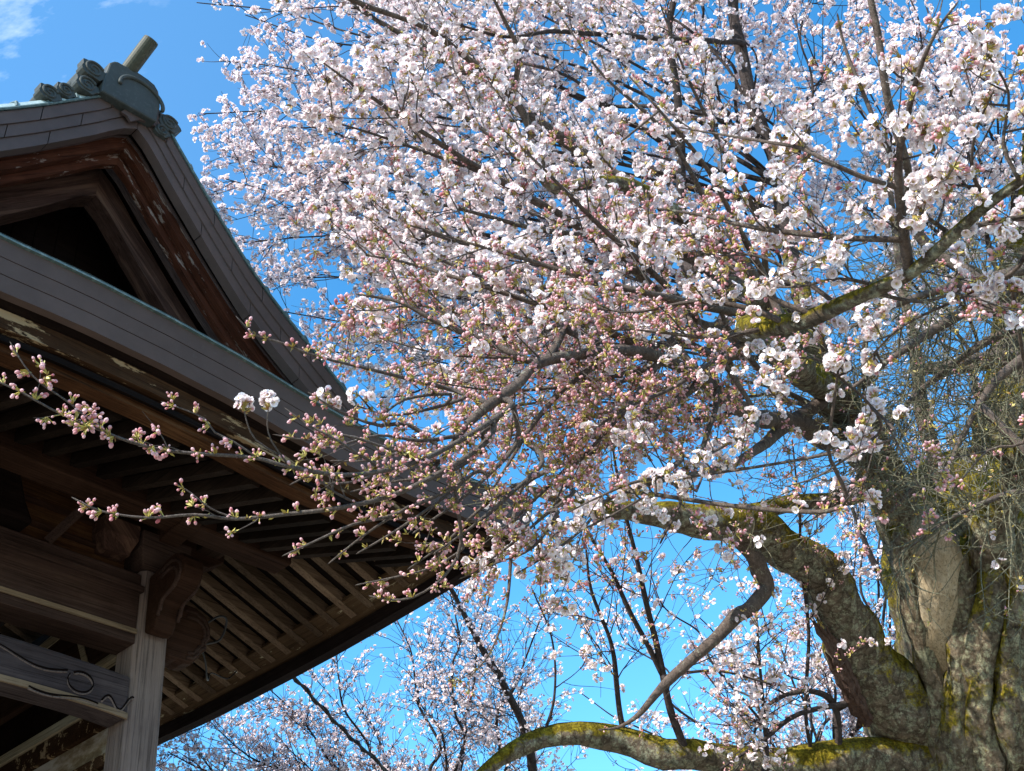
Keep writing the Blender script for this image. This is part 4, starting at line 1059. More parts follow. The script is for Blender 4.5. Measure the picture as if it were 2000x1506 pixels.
# the trunk's own upward limbs
add(old, [(1900, 1280, 6.85, 170), (1822, 1110, 6.75, 150), (1765, 1005, 6.7, 104), (1706, 900, 6.6, 84), (1660, 820, 6.6, 70), (1600, 700, 6.7, 52), (1557, 560, 6.9, 38), (1542, 500, 7.0, 30)],
    g=G(BARE, n1=6.5, t0=.25, len1=(.5, 1.3)))
add(old, [(1552, 530, 6.95, 31), (1530, 410, 7.1, 29), (1512, 320, 7.2, 27), (1488, 255, 7.25, 26), (1466, 195, 7.3, 25), (1443, 85, 7.4, 23), (1430, -10, 7.5, 20), (1425, -220, 7.6, 12)], mat='dark_branch', g=G(FARG, n1=2.5, trop=(0, 0, .2)), rough=.05)
add(old, [(1940, 1220, 7.0, 260), (1948, 1000, 7.0, 165), (1968, 850, 7.0, 120), (1988, 650, 7.1, 95), (2012, 450, 7.3, 78), (2040, 200, 7.5, 56), (2060, -150, 7.6, 34)], g=G(BARE, n1=9, t0=.2, t1=.75, len1=(.5, 1.3), trop=(-.3, 0, -.5)))
add(old, [(1856, 1030, 6.8, 50), (1835, 930, 6.8, 34), (1802, 800, 6.85, 28), (1786, 680, 6.9, 22), (1762, 560, 7.0, 16), (1742, 400, 7.1, 11), (1730, 250, 7.2, 6)], mat='branch', g=G(BARE, n1=6, t0=.3))
add(old, [(1935, 1090, 6.5, 100), (1965, 960, 6.3, 62), (2015, 850, 5.9, 50), (2080, 700, 5.4, 40)], g=G(BARE, n1=9, trop=(-.7, 0, -.4), t0=.3))
# hanging tangle of thin lichen-grey twigs in front of the trunk
for c in ([(2040, 560, 5.6, 40), (1930, 590, 5.3, 26), (1830, 640, 5.1, 18), (1740, 700, 5.0, 12), (1660, 760, 4.9, 6)], [(2050, 650, 5.0, 30), (1950, 740, 4.9, 18), (1880, 850, 4.8, 10), (1830, 960, 4.7, 5)],
          [(2060, 520, 5.2, 30), (1900, 550, 5.0, 20), (1760, 590, 4.9, 13), (1640, 650, 4.8, 7)], [(2040, 930, 4.6, 18), (1950, 970, 4.5, 12), (1860, 1010, 4.4, 8), (1760, 1080, 4.4, 4)],
          [(1700, 900, 6.2, 30), (1640, 760, 5.8, 20), (1600, 660, 5.6, 12), (1560, 600, 5.5, 6)], [(1760, 960, 6.2, 26), (1700, 800, 5.9, 18), (1690, 680, 5.7, 12), (1720, 590, 5.6, 6)],
          [(2060, 620, 5.6, 26), (1960, 650, 5.5, 18), (1850, 720, 5.4, 12), (1740, 820, 5.3, 7), (1660, 930, 5.2, 4)], [(1990, 700, 6.3, 24), (1900, 700, 6.1, 17), (1800, 760, 6.0, 12), (1720, 850, 5.9, 8), (1640, 900, 5.8, 4)],
          [(1980, 900, 6.2, 24), (1900, 880, 5.9, 15), (1820, 920, 5.7, 10), (1740, 1000, 5.6, 5)], [(1680, 860, 6.2, 20), (1600, 800, 6.0, 14), (1520, 760, 5.8, 9), (1440, 740, 5.7, 5)],
          [(1990, 640, 6.6, 24), (1940, 560, 6.3, 17), (1880, 520, 6.1, 12), (1780, 520, 5.9, 8), (1680, 560, 5.8, 4)]):
    add(old, c, 'branch', 'branch', G(BARE, n1=22, n2=12, len1=(.3, 1.0), trop=(-.25, 0, -.75), t0=.1, bare=.76, wander=.16, spread=(25, 80)), rough=.05)

# upper crown, far side: long fans of flowering branches
on_left = [(1660, 820, 6.6), (1600, 700, 6.7), (1575, 620, 6.8), (1555, 560, 6.9), (1540, 480, 7.0), (1530, 420, 7.1), (1518, 360, 7.15), (1495, 270, 7.25), (1470, 205, 7.3)]
on_right = [(1968, 850, 7.0), (1980, 720, 7.05), (1992, 620, 7.1), (2005, 500, 7.25), (2020, 360, 7.4)]
fan = [(385, 5, 8.3), (432, 118, 8.4), (480, 30, 8.1), (398, 222, 8.4), (425, 300, 8.5), (440, 350, 8.0), (428, 405, 8.6), (455, 475, 8.6), (520, 545, 8.7), (560, 610, 8.7), (600, 690, 8.8), (640, 760, 8.8), (560, -70, 8.0), (700, -110, 8.2), (860, -120, 7.9), (1010, -140, 8.2), (1150, -130, 7.9), (1260, -130, 8.3), (600, 180, 7.6), (700, 330, 7.7), (620, 470, 7.8), (800, 560, 8.0), (540, 250, 7.9), (560, 400, 8.2), (700, 640, 8.6), (820, 700, 8.2), (900, 820, 8.2), (700, 60, 7.7), (900, 300, 7.6), (1050, 420, 7.8)]
rf = np.random.default_rng(5)
def crooked(a, b, w0, w1, k=6, amp=34, sag=30):
    """a crooked branch from a to b with k bends"""
    out = []
    for i in range(k + 1):
        t = i / k; e = math.sin(math.pi * min(1, t * 1.05)); q = amp * (1 - .35 * t) * (0 if i in (0, k) else 1)
        out.append((a[0] + (b[0] - a[0]) * t + rf.uniform(-q, q), a[1] + (b[1] - a[1]) * t - sag * e + rf.uniform(-q, q), a[2] + (b[2] - a[2]) * t + rf.uniform(-.25, .25) * (0 if i in (0, k) else 1), w0 + (w1 - w0) * t ** .8))
    return out
for i, e in enumerate(fan):
    lo = min(len(on_left) - 1, max(0, int((1 - (e[1] + 150) / 950) * 8 + rf.uniform(-1, 1)))); st = on_left[lo]
    dv = unit(at(*e) - at(*st))
    add(old, crooked(st, e, rf.uniform(7, 12), 2.2, 7), 'bough', 'dark_branch', G(FARG, trop=tuple(dv * .45 + np.array([0, 0, .15]))), rough=.06)
for i, (src, e) in enumerate([(1, (1560, 40, 7.6)), (0, (1680, 150, 7.4)), (2, (1790, -60, 7.8)), (3, (1900, 60, 7.6)), (4, (2060, 100, 7.8)), (0, (1640, 330, 7.6)), (-2, (1480, 420, 7.6)), (1, (1850, 350, 7.4)), (-3, (1380, 330, 7.4)), (-5, (1420, -80, 7.9)), (-6, (1260, 60, 7.4)), (-5, (1600, -40, 7.8)), (2, (1740, -60, 7.4)), (3, (1960, 300, 7.2)), (2, (1700, 480, 7.3)), (-4, (1250, 220, 7.5)), (-6, (1620, 120, 7.5)), (4, (1840, 150, 7.5)), (3, (1760, 260, 7.5))]):
    st = on_right[src] if src >= 0 else on_left[-src]
    dv = unit(at(*e) - at(*st))
    add(old, crooked(st, e, rf.uniform(7, 11), 2.2, 7, 26, 10), 'bough', 'dark_branch', G(FARG, n1=6, t0=.3, trop=tuple(dv * .4)), rough=.06)
for e in ((2250, 60, 7.2), (2300, 330, 6.8), (2200, -150, 7.6), (2350, 560, 6.6)):
    st = on_right[2]; dv = unit(at(*e) - at(*st))
    add(old, crooked(st, e, 14, 2.5, 7, 26, 20), 'bough', 'dark_branch', G(FARG, n1=4, free=True, trop=tuple(dv * .4 + np.array([0, 0, .2]))), rough=.06)
# named branches of the upper crown
add(old, [(1480, 560, 6.7, 38), (1420, 500, 6.6, 34), (1300, 400, 6.6, 28), (1190, 335, 6.6, 25), (1100, 272, 6.5, 24), (1000, 205, 6.4, 21), (920, 150, 6.3, 18), (820, 88, 6.2, 13), (720, 30, 6.1, 9), (620, -40, 6, 5)], 'limb', 'branch', G(FARG, n1=4, t0=.35))
add(old, [(1600, 690, 6.5, 40), (1500, 600, 5.7, 36), (1440, 555, 5.2, 34), (1370, 465, 4.8, 34), (1300, 398, 4.6, 34), (1225, 368, 4.4, 31), (1150, 360, 4.3, 26), (1085, 370, 4.2, 20), (1050, 340, 4.15, 14)], 'limb', 'limb', G(MIDG, n1=3.5, t0=.5))
add(old, [(1090, 368, 5.3, 20), (1052, 295, 5.3, 17), (1012, 208, 5.3, 16), (960, 152, 5.25, 15), (900, 104, 5.2, 13), (830, 54, 5.1, 12), (720, 13, 5.0, 10), (590, -45, 4.9, 6)], 'branch', 'branch', G(MIDG, bloom=.75, bud=.12))
add(old, [(992, 198, 5.3, 13), (1008, 145, 5.3, 13), (1012, 100, 5.25, 11), (985, 40, 5.2, 8), (950, -30, 5.1, 5)], 'branch', 'branch', G(MIDG, bloom=.75, bud=.12), rough=.05)
add(old, [(1400, 640, 5.2, 24), (1300, 590, 5.0, 21), (1230, 520, 4.8, 18), (1160, 465, 4.6, 16), (1100, 420, 4.5, 15), (1030, 380, 4.4, 14), (920, 318, 4.2, 12), (830, 260, 4.0, 10), (700, 172, 3.9, 6), (620, 115, 3.8, 3)], 'branch', 'branch', G(MIDG, bloom=.66, bud=.22), rough=.05)
add(old, [(1060, 402, 4.45, 12), (960, 345, 4.3, 10), (870, 310, 4.2, 8), (760, 272, 4.1, 6), (640, 235, 4.0, 3)], 'branch', 'branch', G(MIDG, bloom=.66, bud=.22), rough=.05)
add(old, [(1338, 520, 7, 22), (1332, 400, 7, 19), (1330, 270, 7, 17), (1320, 170, 7, 16), (1306, 60, 7, 14), (1322, -20, 7, 12), (1340, -140, 7, 7)], 'branch', 'dark_branch', G(FARG, n1=3, trop=(0, 0, .3)), rough=.06)
add(old, [(1442, 82, 7.3, 12), (1330, 77, 6.7, 11), (1200, 69, 6.1, 10), (1080, 62, 5.6, 9), (990, 72, 5.3, 7), (900, 50, 5.1, 4)], 'branch', 'dark_branch', G(MIDG, bloom=.75, bud=.12), rough=.05)
add(old, [(1800, 460, 5.6, 22), (1768, 320, 5.4, 18), (1728, 170, 5.3, 16), (1712, 60, 5.3, 15), (1698, -20, 5.3, 13), (1690, -140, 5.3, 8)], 'branch', 'branch', G(MIDG, n1=4), rough=.05)
# middle crown over the gate's corner
for c, g in (([(1420, 700, 4.6, 16), (1300, 650, 4.3, 13), (1160, 600, 4.1, 10), (1000, 560, 4.0, 8), (840, 500, 4.0, 5), (720, 440, 4.0, 3)], G(MIDG, bloom=.6, bud=.3)),
             ([(1300, 590, 5.0, 14), (1180, 560, 4.9, 12), (1040, 500, 4.8, 9), (880, 470, 4.8, 6), (700, 400, 4.8, 3)], G(MIDG, n1=8, bloom=.7, bud=.2)),
             ([(1230, 520, 4.8, 13), (1130, 400, 4.6, 11), (1000, 300, 4.5, 8), (860, 190, 4.5, 5), (760, 110, 4.5, 3)], G(MIDG, n1=8, bloom=.7, bud=.2)),
             ([(1440, 555, 5.2, 14), (1380, 400, 5.0, 11), (1300, 260, 4.9, 8), (1180, 150, 4.9, 5), (1100, 40, 4.9, 3)], G(MIDG, n1=8, bloom=.7, bud=.2)),
             ([(1500, 600, 5.6, 14), (1480, 430, 5.3, 11), (1400, 270, 5.1, 8), (1330, 120, 5.0, 5), (1290, 10, 5.0, 3)], G(MIDG, n1=8, bloom=.66, bud=.22)),
             ([(1290, 700, 3.7, 12), (1180, 740, 3.6, 10), (1060, 760, 3.5, 8), (940, 760, 3.4, 5), (820, 740, 3.35, 3)], G(BUDG, bloom=.12, bud=.78)),
             ([(1370, 745, 4.1, 14), (1280, 700, 3.9, 11), (1150, 710, 3.8, 8), (1000, 700, 3.7, 6), (860, 690, 3.6, 4), (740, 660, 3.6, 3)], G(BUDG, bloom=.2, bud=.7)),
             ([(1440, 795, 4.6, 14), (1340, 820, 4.4, 11), (1220, 800, 4.2, 8), (1090, 830, 4.1, 6), (960, 860, 4.0, 3)], G(BUDG, bloom=.14, bud=.74)),
             ([(1478, 662, 3.9, 14), (1400, 700, 3.6, 11), (1310, 760, 3.4, 8), (1220, 800, 3.3, 5), (1130, 860, 3.2, 3)], G(BUDG, bloom=.12, bud=.76, n1=10)),
             ([(1250, 640, 4.4, 11), (1120, 640, 4.3, 9), (980, 640, 4.2, 7), (850, 600, 4.2, 5), (740, 600, 4.2, 3)], G(MIDG, bloom=.45, bud=.42)),
             ([(1340, 640, 4.6, 12), (1260, 720, 4.5, 10), (1150, 770, 4.4, 8), (1020, 790, 4.3, 5), (900, 800, 4.3, 3)], G(MIDG, bloom=.35, bud=.5)),
             ([(1480, 720, 5.0, 12), (1420, 640, 4.9, 10), (1380, 520, 4.8, 7), (1300, 440, 4.8, 4)], G(MIDG, bloom=.5, bud=.36)),
             ([(1530, 640, 4.2, 22), (1380, 600, 3.7, 17), (1270, 575, 3.5, 14), (1150, 545, 3.5, 11), (1020, 505, 3.5, 8), (900, 470, 3.5, 5), (800, 440, 3.5, 3)], G(MIDG, n1=9, len1=(.18, .5), bloom=.50, bud=.38)),
             ([(1330, 720, 3.9, 18), (1170, 640, 3.6, 14), (1040, 590, 3.6, 11), (900, 545, 3.6, 8), (780, 510, 3.7, 5), (690, 495, 3.7, 3)], G(MIDG, n1=9, len1=(.18, .5), bloom=.44, bud=.44)),
             ([(1060, 705, 3.2, 16), (960, 672, 3.2, 13), (860, 632, 3.2, 10), (780, 590, 3.2, 7), (700, 575, 3.2, 4)], G(MIDG, n1=10, len1=(.15, .42), bloom=.28, bud=.60)),
             ([(1440, 560, 5.1, 22), (1330, 500, 4.7, 17), (1200, 470, 4.5, 13), (1060, 450, 4.3, 10), (920, 415, 4.2, 7), (790, 380, 4.1, 4)], G(MIDG, n1=7, bloom=.66, bud=.22)),
             ([(1360, 620, 4.4, 16), (1260, 520, 4.0, 12), (1150, 420, 3.8, 9), (1060, 330, 3.7, 6), (980, 250, 3.7, 3)], G(MIDG, n1=7, bloom=.6, bud=.28)),
             ([(1500, 560, 4.2, 16), (1440, 440, 3.9, 12), (1380, 330, 3.7, 9), (1300, 230, 3.6, 6), (1230, 150, 3.6, 3)], G(MIDG, n1=6, bloom=.6, bud=.28)),
             ([(1370, 745, 4.1, 20), (1300, 800, 3.8, 16), (1220, 850, 3.6, 13), (1130, 900, 3.4, 10), (1060, 960, 3.2, 7), (990, 1030, 3.1, 4)], G(BUDG, n1=10, bloom=.12, bud=.76, trop=(-.5, -.1, .1))),
             ([(1540, 830, 5.4, 26), (1460, 890, 4.6, 18), (1390, 920, 4.0, 13), (1300, 935, 3.5, 10), (1190, 975, 3.2, 7), (1090, 1040, 3.1, 4)], G(BUDG, n1=8, bloom=.22, bud=.64, trop=(-.4, -.1, .15))),
             ([(1180, 690, 3.4, 15), (1100, 760, 3.3, 12), (1040, 830, 3.2, 9), (990, 910, 3.1, 6), (940, 990, 3.0, 4)], G(BUDG, n1=11, bloom=.10, bud=.80)),
             ([(1290, 700, 3.7, 14), (1240, 780, 3.5, 11), (1180, 850, 3.4, 8), (1110, 930, 3.3, 5), (1050, 1070, 3.3, 3)], G(BUDG, n1=10, bloom=.14, bud=.74)),
             ([(1400, 760, 4.2, 14), (1380, 850, 4.0, 11), (1340, 960, 3.8, 8), (1290, 1060, 3.7, 4)], G(BUDG, n1=6, bloom=.14, bud=.5, bare=.2)),
             ([(1020, 950, 3.6, 10), (1000, 1060, 3.5, 8), (990, 1180, 3.4, 6), (960, 1270, 3.3, 4), (920, 1320, 3.3, 3)], G(BUDG, n1=3, bloom=.1, bud=.75, trop=(-.2, 0, -.2), free=True))):
    add(old, c, 'branch', 'branch', g, rough=.05)

# the branch that feeds the sprays in front of the gate
add(old, [(1720, 900, 6.5, 64), (1620, 852, 6.0, 46), (1540, 828, 5.4, 38), (1440, 795, 4.6, 32), (1370, 745, 4.1, 27), (1290, 700, 3.7, 24), (1180, 688, 3.4, 22), (1060, 706, 3.2, 21), (1010, 750, 3.05, 20), (945, 797, 2.95, 19), (900, 842, 2.9, 15), (860, 900, 2.85, 10), (800, 950, 2.8, 5)], 'limb', 'branch', G(BUDG, n1=9, t0=.45, bloom=.12, bud=.78))
SPR = dict(n1=7.0, len1=(.04, .15), n2=4, len2=(.02, .08), gap=.034, bloom=0.0, bud=.97, trop=(-.3, 0, .8), per=(4, 9), r1=.0017, t0=.03, wander=.12, fl=.022, free=True, budsize=.0108, along=.05)
for c, kw in (([(1000, 790, 2.95, 13), (900, 860, 2.75, 11), (800, 907, 2.6, 10), (680, 928, 2.5, 9), (570, 914, 2.42, 8), (500, 895, 2.4, 7.5), (420, 888, 2.38, 7), (330, 880, 2.35, 6.5), (250, 861, 2.32, 6), (170, 829, 2.3, 5), (100, 799, 2.28, 4.5), (40, 765, 2.27, 4), (-30, 735, 2.25, 3)], dict(n1=6.5)),
              ([(215, 850, 2.31, 4.5), (180, 826, 2.3, 4.2), (140, 790, 2.3, 4), (75, 745, 2.28, 3.5), (45, 710, 2.28, 3), (22, 672, 2.28, 2.5)], dict(n1=3.5, len1=(.02, .06))),
              ([(960, 850, 2.85, 13), (900, 900, 2.75, 11), (790, 960, 2.65, 10), (680, 989, 2.55, 9), (560, 1005, 2.5, 8), (460, 1014, 2.47, 7), (380, 1005, 2.45, 6), (290, 1011, 2.42, 5), (200, 999, 2.4, 4), (145, 974, 2.4, 3)], dict(n1=6.5, len1=(.03, .12))),
              ([(460, 1012, 2.47, 4), (425, 1000, 2.46, 3.6), (400, 985, 2.45, 3.3), (372, 962, 2.45, 3), (345, 946, 2.44, 2.5)], dict(n1=1.5, len1=(.02, .04), t0=.5)),
              ([(900, 940, 2.85, 9), (840, 975, 2.8, 8), (760, 1010, 2.75, 7), (690, 1025, 2.7, 6), (620, 1055, 2.66, 5), (556, 1084, 2.64, 3)], dict(n1=4, len1=(.03, .10), t0=.3)),
              ([(800, 990, 2.77, 6), (735, 1030, 2.74, 5), (690, 1062, 2.72, 4), (645, 1098, 2.7, 3)], dict(n1=2, len1=(.02, .07), t0=.5)),
              ([(900, 1060, 2.9, 7), (880, 1110, 2.88, 6), (850, 1142, 2.86, 5), (805, 1168, 2.85, 4.5), (760, 1172, 2.84, 4), (725, 1165, 2.84, 3)], dict(n1=1.5, len1=(.02, .05), t0=.6)),
              ([(900, 1075, 3.0, 6), (840, 1110, 2.95, 5), (770, 1128, 2.92, 4), (700, 1142, 2.9, 3)], dict(n1=3, len1=(.02, .07), t0=.4)),
              ([(880, 760, 3.05, 9), (800, 740, 2.95, 8), (720, 720, 2.88, 6.5), (650, 704, 2.83, 5.5), (600, 690, 2.8, 5), (545, 668, 2.78, 4.2), (500, 655, 2.77, 3.5), (465, 622, 2.76, 2.5)], dict(n1=3.5, len1=(.02, .06))),
              ([(500, 893, 2.4, 4.5), (455, 862, 2.39, 4), (420, 845, 2.38, 3.5), (400, 818, 2.38, 3), (360, 800, 2.37, 3), (320, 786, 2.37, 2.5)], dict(n1=3, len1=(.02, .06))),
              ([(560, 905, 2.42, 4), (530, 862, 2.41, 3.4), (522, 830, 2.4, 3), (524, 800, 2.4, 2.5)], dict(n1=0, bloom=1.2, bud=0, tip=False, pom=True)),
              ([(545, 890, 2.42, 4), (500, 860, 2.41, 3.4), (484, 830, 2.4, 3), (478, 806, 2.4, 2.5)], dict(n1=0, bloom=1.2, bud=0, tip=False, pom=True)),
              ([(760, 925, 2.58, 7), (690, 880, 2.52, 6), (640, 850, 2.5, 5), (600, 830, 2.5, 4), (560, 800, 2.5, 2.5)], dict(n1=8, len1=(.04, .13))),
              ([(800, 830, 2.85, 9), (740, 830, 2.8, 7), (690, 815, 2.78, 5), (640, 790, 2.76, 4), (605, 768, 2.75, 3)], dict(n1=9, len1=(.04, .14), bloom=.25, bud=.7)),
              ([(820, 900, 2.62, 8), (740, 870, 2.58, 6), (670, 850, 2.55, 5), (600, 860, 2.53, 4), (540, 850, 2.5, 2.5)], dict(n1=9, len1=(.04, .14))),
              ([(700, 985, 2.57, 6), (650, 960, 2.54, 5), (610, 930, 2.52, 4), (570, 945, 2.5, 3)], dict(n1=9, len1=(.04, .14)))):
    pom = kw.pop('pom', False) if isinstance(kw, dict) else False
    o, P, R = add(old, c, 'branch', 'twig', G(SPR, **kw), rough=.03)
    if pom:                                                    # the two white pompoms: one round head of open flowers on each stalk
        for dz in (0, .008, .016): CROWN['near'][0].append((.1, P[-1:] + np.array([[0, 0, dz]]), np.array([[0, -.3, .95]]), (7, 9), .0205, .0105))
# bud-laden dense spray right of those, crossing the eave corner
for c in ([(960, 830, 2.9, 10), (880, 880, 2.8, 8), (800, 880, 2.75, 6), (720, 900, 2.7, 4), (650, 900, 2.68, 3)], [(940, 880, 2.9, 10), (860, 930, 2.8, 8), (780, 940, 2.75, 6), (690, 960, 2.7, 4)],
          [(1010, 860, 3.0, 10), (950, 930, 2.95, 8), (880, 990, 2.9, 6), (810, 1040, 2.85, 4)], [(1060, 900, 3.1, 10), (990, 970, 3.0, 8), (920, 1030, 2.95, 6), (850, 1080, 2.9, 4)],
          [(900, 780, 3.0, 8), (830, 800, 2.95, 7), (760, 810, 2.9, 5), (690, 790, 2.85, 3)], [(1120, 960, 3.2, 9), (1060, 1010, 3.1, 7), (990, 1070, 3.05, 5), (930, 1110, 3.0, 3)],
          [(900, 850, 2.9, 9), (820, 860, 2.78, 7), (740, 850, 2.7, 5), (660, 870, 2.64, 4), (590, 880, 2.6, 3)], [(860, 900, 2.85, 8), (780, 905, 2.75, 6), (700, 940, 2.68, 5), (620, 945, 2.62, 3)],
          [(930, 920, 2.95, 8), (850, 985, 2.85, 6), (770, 1040, 2.8, 5), (700, 1080, 2.76, 3)], [(1000, 950, 3.05, 8), (930, 1000, 3.0, 6), (870, 1060, 2.95, 5), (800, 1110, 2.9, 3)],
          [(880, 770, 2.95, 7), (790, 780, 2.88, 6), (720, 830, 2.8, 4), (660, 830, 2.76, 3)], [(1090, 1000, 3.1, 8), (1040, 1070, 3.05, 6), (970, 1100, 3.0, 4), (900, 1130, 2.95, 3)],
          [(1180, 980, 3.2, 8), (1130, 1040, 3.1, 6), (1060, 1090, 3.05, 4), (1010, 1120, 3.0, 3)]):
    add(old, c, 'spray', 'twig', G(SPR, n1=13, len1=(.05, .24), n2=6, len2=(.03, .1), gap=.05, along=.3, bloom=.04, bud=.86, free=False, trop=(-.5, 0, .35)), rough=.03)

# nearest branch: the lichened fork with big open flowers
add(old, [(1660, 800, 6.4, 60), (1570, 725, 5.2, 50), (1478, 662, 3.9, 45), (1452, 634, 3.35, 43), (1485, 641, 3.05, 42), (1550, 632, 2.88, 38), (1612, 612, 2.77, 34), (1690, 576, 2.66, 29), (1770, 540, 2.6, 26), (1835, 482, 2.5, 23), (1910, 412, 2.4, 21), (2000, 347, 2.3, 18), (2110, 270, 2.2, 13)], 'limb', 'limb', G(NEARG, n1=5, t0=.55), rough=.10, lump=16)
for c, kw in (([(1776, 536, 2.6, 23), (1766, 462, 2.55, 21), (1758, 390, 2.5, 19), (1755, 312, 2.45, 16), (1772, 230, 2.4, 13), (1795, 140, 2.35, 10), (1830, 60, 2.3, 7), (1868, 8, 2.3, 4)], dict(n1=6)),
              ([(1757, 366, 2.48, 12), (1687, 347, 2.5, 11), (1617, 317, 2.5, 10), (1567, 292, 2.55, 9), (1497, 278, 2.6, 7), (1400, 262, 2.7, 5), (1330, 250, 2.75, 3)], {}),
              ([(1762, 468, 2.55, 13), (1652, 465, 2.6, 12), (1546, 454, 2.65, 11), (1451, 440, 2.7, 9), (1377, 422, 2.75, 7), (1290, 408, 2.8, 4)], {}),
              ([(1754, 318, 2.45, 12), (1722, 271, 2.45, 10), (1701, 218, 2.45, 9), (1652, 98, 2.5, 6), (1636, 30, 2.5, 4)], {}),
              ([(1840, 458, 2.5, 14), (1933, 433, 2.5, 11), (2020, 420, 2.5, 9)], {}), ([(1848, 450, 2.5, 10), (1800, 412, 2.45, 8), (1792, 370, 2.4, 6), (1830, 300, 2.3, 4)], {}),
              ([(1930, 395, 2.4, 9), (1900, 340, 2.35, 8), (1905, 260, 2.3, 6), (1940, 180, 2.2, 4)], {}), ([(1990, 350, 2.3, 9), (1960, 280, 2.3, 7), (1970, 180, 2.3, 5), (1920, 90, 2.25, 4)], {}),
              ([(1600, 618, 2.8, 13), (1520, 588, 2.85, 10), (1440, 530, 2.9, 7), (1370, 480, 2.95, 4)], dict(bloom=.2, bud=.6)), ([(1540, 634, 2.9, 13), (1450, 600, 2.95, 11), (1350, 590, 3.0, 8), (1240, 610, 3.0, 5), (1150, 600, 3.0, 3)], dict(bloom=.12, bud=.7)),
              ([(1640, 600, 2.75, 11), (1560, 540, 2.8, 9), (1480, 500, 2.85, 6), (1400, 500, 2.9, 3)], dict(bloom=.3, bud=.5)), ([(1500, 640, 3.0, 11), (1400, 660, 3.0, 9), (1300, 650, 3.0, 6), (1210, 640, 3.0, 3)], dict(bloom=.12, bud=.72)),
              ([(1720, 560, 2.65, 9), (1640, 545, 2.65, 7), (1560, 560, 2.7, 5), (1490, 560, 2.75, 3)], dict(bloom=.22, bud=.6)), ([(1700, 572, 2.65, 9), (1800, 590, 2.6, 7), (1900, 560, 2.5, 5), (2000, 560, 2.45, 4)], dict(bloom=.3, bud=.5, n1=4)),
              ([(1990, 520, 2.6, 9), (1880, 580, 2.6, 7), (1760, 640, 2.6, 5), (1680, 720, 2.6, 3)], dict(bloom=.35, bud=.5, n1=3.5)), ([(1700, 860, 3.0, 6), (1620, 720, 2.85, 5), (1560, 700, 2.8, 4), (1500, 720, 2.75, 3)], dict(bloom=.5, bud=.4, n1=4)),
              ([(1620, 1000, 2.9, 9), (1618, 880, 2.85, 8), (1632, 760, 2.8, 6), (1640, 700, 2.75, 4)], dict(bloom=.3, bud=.5, n1=4)), ([(1750, 850, 2.8, 6), (1680, 880, 2.8, 5), (1600, 930, 2.8, 4), (1540, 950, 2.8, 3)], dict(bloom=.05, bud=.8, n1=5)),
              ([(2010, 840, 2.9, 7), (1930, 880, 2.9, 5), (1860, 960, 2.9, 3)], dict(bloom=0, bud=.6, n1=3)), ([(1330, 900, 3.3, 10), (1290, 930, 3.0, 8), (1230, 945, 2.9, 6), (1160, 975, 2.85, 4), (1110, 1000, 2.8, 3)], dict(bloom=.66, bud=.28, n1=7, t0=.25)),
              ([(1480, 820, 3.6, 10), (1430, 860, 3.3, 8), (1390, 885, 3.1, 5), (1340, 910, 3.0, 3)], dict(bloom=.4, bud=.5, n1=5))):
    add(old, c, 'branch', 'branch', G(NEARG, **kw), rough=.04, lump=16)

for px, py, z in ((1765, 125, 2.35), (1730, 120, 2.38), (1845, 165, 2.33), (1555, 225, 2.6), (1545, 260, 2.62), (1540, 425, 2.66), (1488, 425, 2.68), (1570, 430, 2.66), (1660, 240, 2.45), (1715, 235, 2.42), (1800, 262, 2.38), (1830, 330, 2.35), (1890, 55, 2.25), (1890, 100, 2.25),
                  (1382, 552, 2.9), (1355, 560, 2.92), (1245, 612, 3.1), (1100, 585, 3.4), (1075, 560, 3.4), (792, 440, 3.5), (800, 400, 3.5), (850, 430, 3.5), (940, 492, 3.5), (1010, 480, 3.5), (1640, 690, 2.75), (1625, 700, 2.75), (1502, 690, 2.78), (1490, 745, 2.8), (1520, 760, 2.8),
                  (1255, 938, 2.92), (1225, 945, 2.92), (1300, 925, 2.93), (1365, 888, 2.95), (1335, 930, 2.95), (1150, 985, 2.92), (1120, 1000, 2.92), (640, 762, 2.78), (695, 765, 2.8), (1165, 262, 3.6), (1135, 292, 3.6), (1170, 300, 3.6), (1860, 575, 2.55), (1990, 215, 2.2), (1700, 690, 2.6), (1860, 330, 2.35), (1690, 410, 2.5)):
    add(old, [(px + 26, py + 30, z + .04, 4.5), (px + 12, py + 14, z, 3.2), (px, py, z, 2.4)], 'flowering_twig', 'twig', dict(n1=0, t0=.40, gap=.016, bloom=1.3, bud=0, per=(5, 9), fl=.0245 * (1 if z < 3 else 1.15), free=True), rough=.03)
finish_crown(old)

# ------------------------------------------------------------------ cherry trees standing farther back
def far_tree(label, x, y, z, trunk_rows, limbs, gk):
    p = at(x, y, z); t = empty('cherry_tree', (p[0], p[1], 0)); bpy.context.view_layer.update()
    tag(t, label, 'cherry tree', 'cherry trees behind the gate and the old trunk')
    f0 = at(*trunk_rows[0][:3]); rows = [(f0[0], f0[1], -.1, .26), (f0[0], f0[1], max(.6, f0[2] * .5), .20)] + [(*at(a, b, c), w * c / F / 2) for a, b, c, w in trunk_rows]
    o = trunk_mesh('trunk', MT['limb'], rows, t, sd=16, furrow=.05, step=.15)
    new_crown()
    for c in limbs: add(t, c, 'branch', 'dark_branch', gk, rough=.05)
    finish_crown(t)
FB = G(FARG, n1=11, n2=13, len1=(.4, 1.2), bloom=.50, bud=.02, trop=(-.1, 0, .25), per=(3, 6), gap=.13, fl=.030, t0=.15, r1=.005, free=True)
c0 = (900, 1900, 10.5)
lims = []
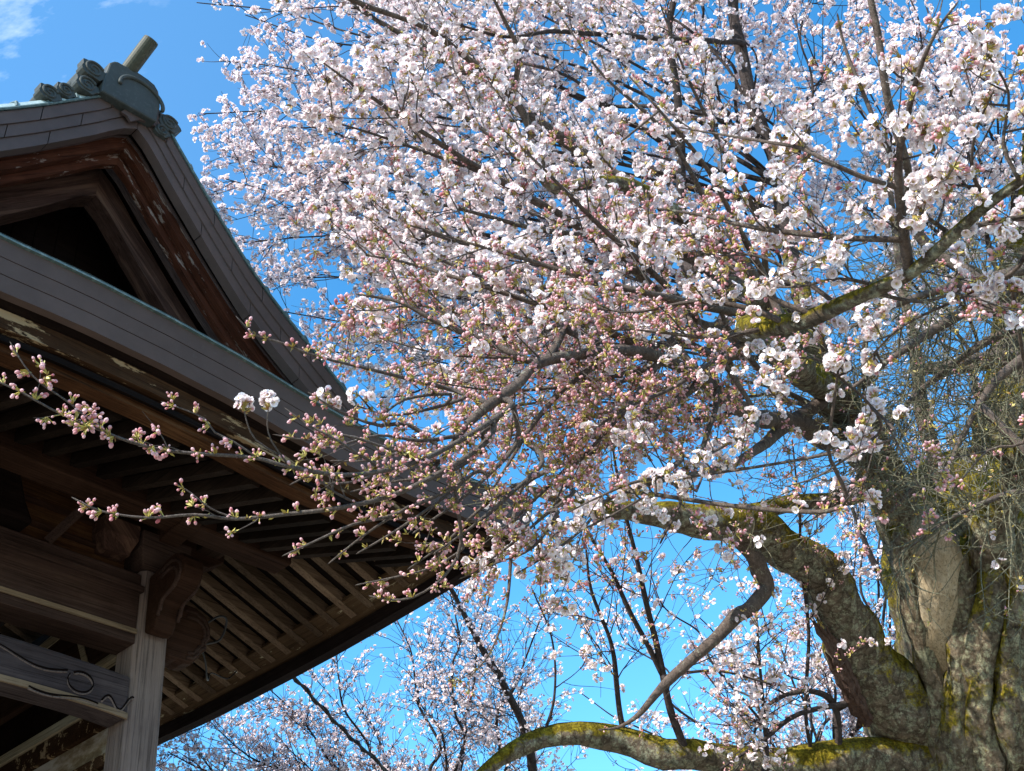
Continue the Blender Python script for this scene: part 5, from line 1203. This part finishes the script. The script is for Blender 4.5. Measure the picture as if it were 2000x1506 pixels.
for ex, ey, ez in ((280, 1500, 10), (330, 1470, 9.6), (400, 1400, 9.8), (440, 1460, 10.4), (520, 1340, 10), (560, 1460, 9.8), (640, 1270, 10.2), (700, 1380, 10.6), (770, 1200, 10.4), (820, 1330, 10), (880, 1160, 10), (960, 1130, 10.8), (1040, 1300, 10.8), (1090, 1150, 10.6)):
    sx, sy = 900 + rf.uniform(-60, 60), 1800 + rf.uniform(-60, 40)
    lims.append(crooked((sx, sy, 10.4), (ex, ey, ez), 12, 2.2, 9, 30, 0))
lims.append([(1080, 1700, 9.8, 22), (1030, 1450, 9.6, 17), (1014, 1395, 9.6, 15), (955, 1290, 9.5, 13), (884, 1158, 9.4, 9), (820, 1050, 9.3, 5)])
far_tree('pale pink blossom tree behind the gate eave, seen below the long dark eave edge', 900, 2600, 10.5, [(900, 2300, 10.5, 60), (900, 2000, 10.5, 50), (900, 1790, 10.4, 40)], lims, FB)
lims = []
for ex, ey, ez in ((1130, 1350, 12), (1200, 1200, 12.4), (1270, 1120, 12), (1360, 1200, 12.6), (1430, 1290, 12), (1480, 1160, 12.6), (1540, 1240, 12), (1600, 1380, 12), (1660, 1080, 12.4), (1720, 1200, 12), (1700, 1320, 12.5), (1580, 1100, 12.2), (1680, 950, 12.4), (1750, 1050, 12.2), (1840, 900, 12), (1780, 800, 12), (1700, 700, 12.4), (1860, 640, 12.2)):
    sx, sy = 1640 + rf.uniform(-50, 90), 1700 + rf.uniform(-40, 40)
    lims.append(crooked((sx, sy, 12.2), (ex, ey, ez), 11, 2.2, 9, 28, 0))
lims.append([(1768, 1700, 11.6, 30), (1766, 1420, 11.6, 24), (1762, 1260, 11.6, 22), (1745, 1180, 11.6, 18), (1700, 1080, 11.6, 12), (1660, 980, 11.6, 6)])
far_tree('pale pink blossom tree glimpsed in the gaps between the mossy limbs of the old cherry', 1700, 2500, 12.2, [(1700, 2200, 12.2, 60), (1690, 1900, 12.2, 50), (1680, 1690, 12.2, 40)], lims, G(FB, n1=4.4, fl=.038))
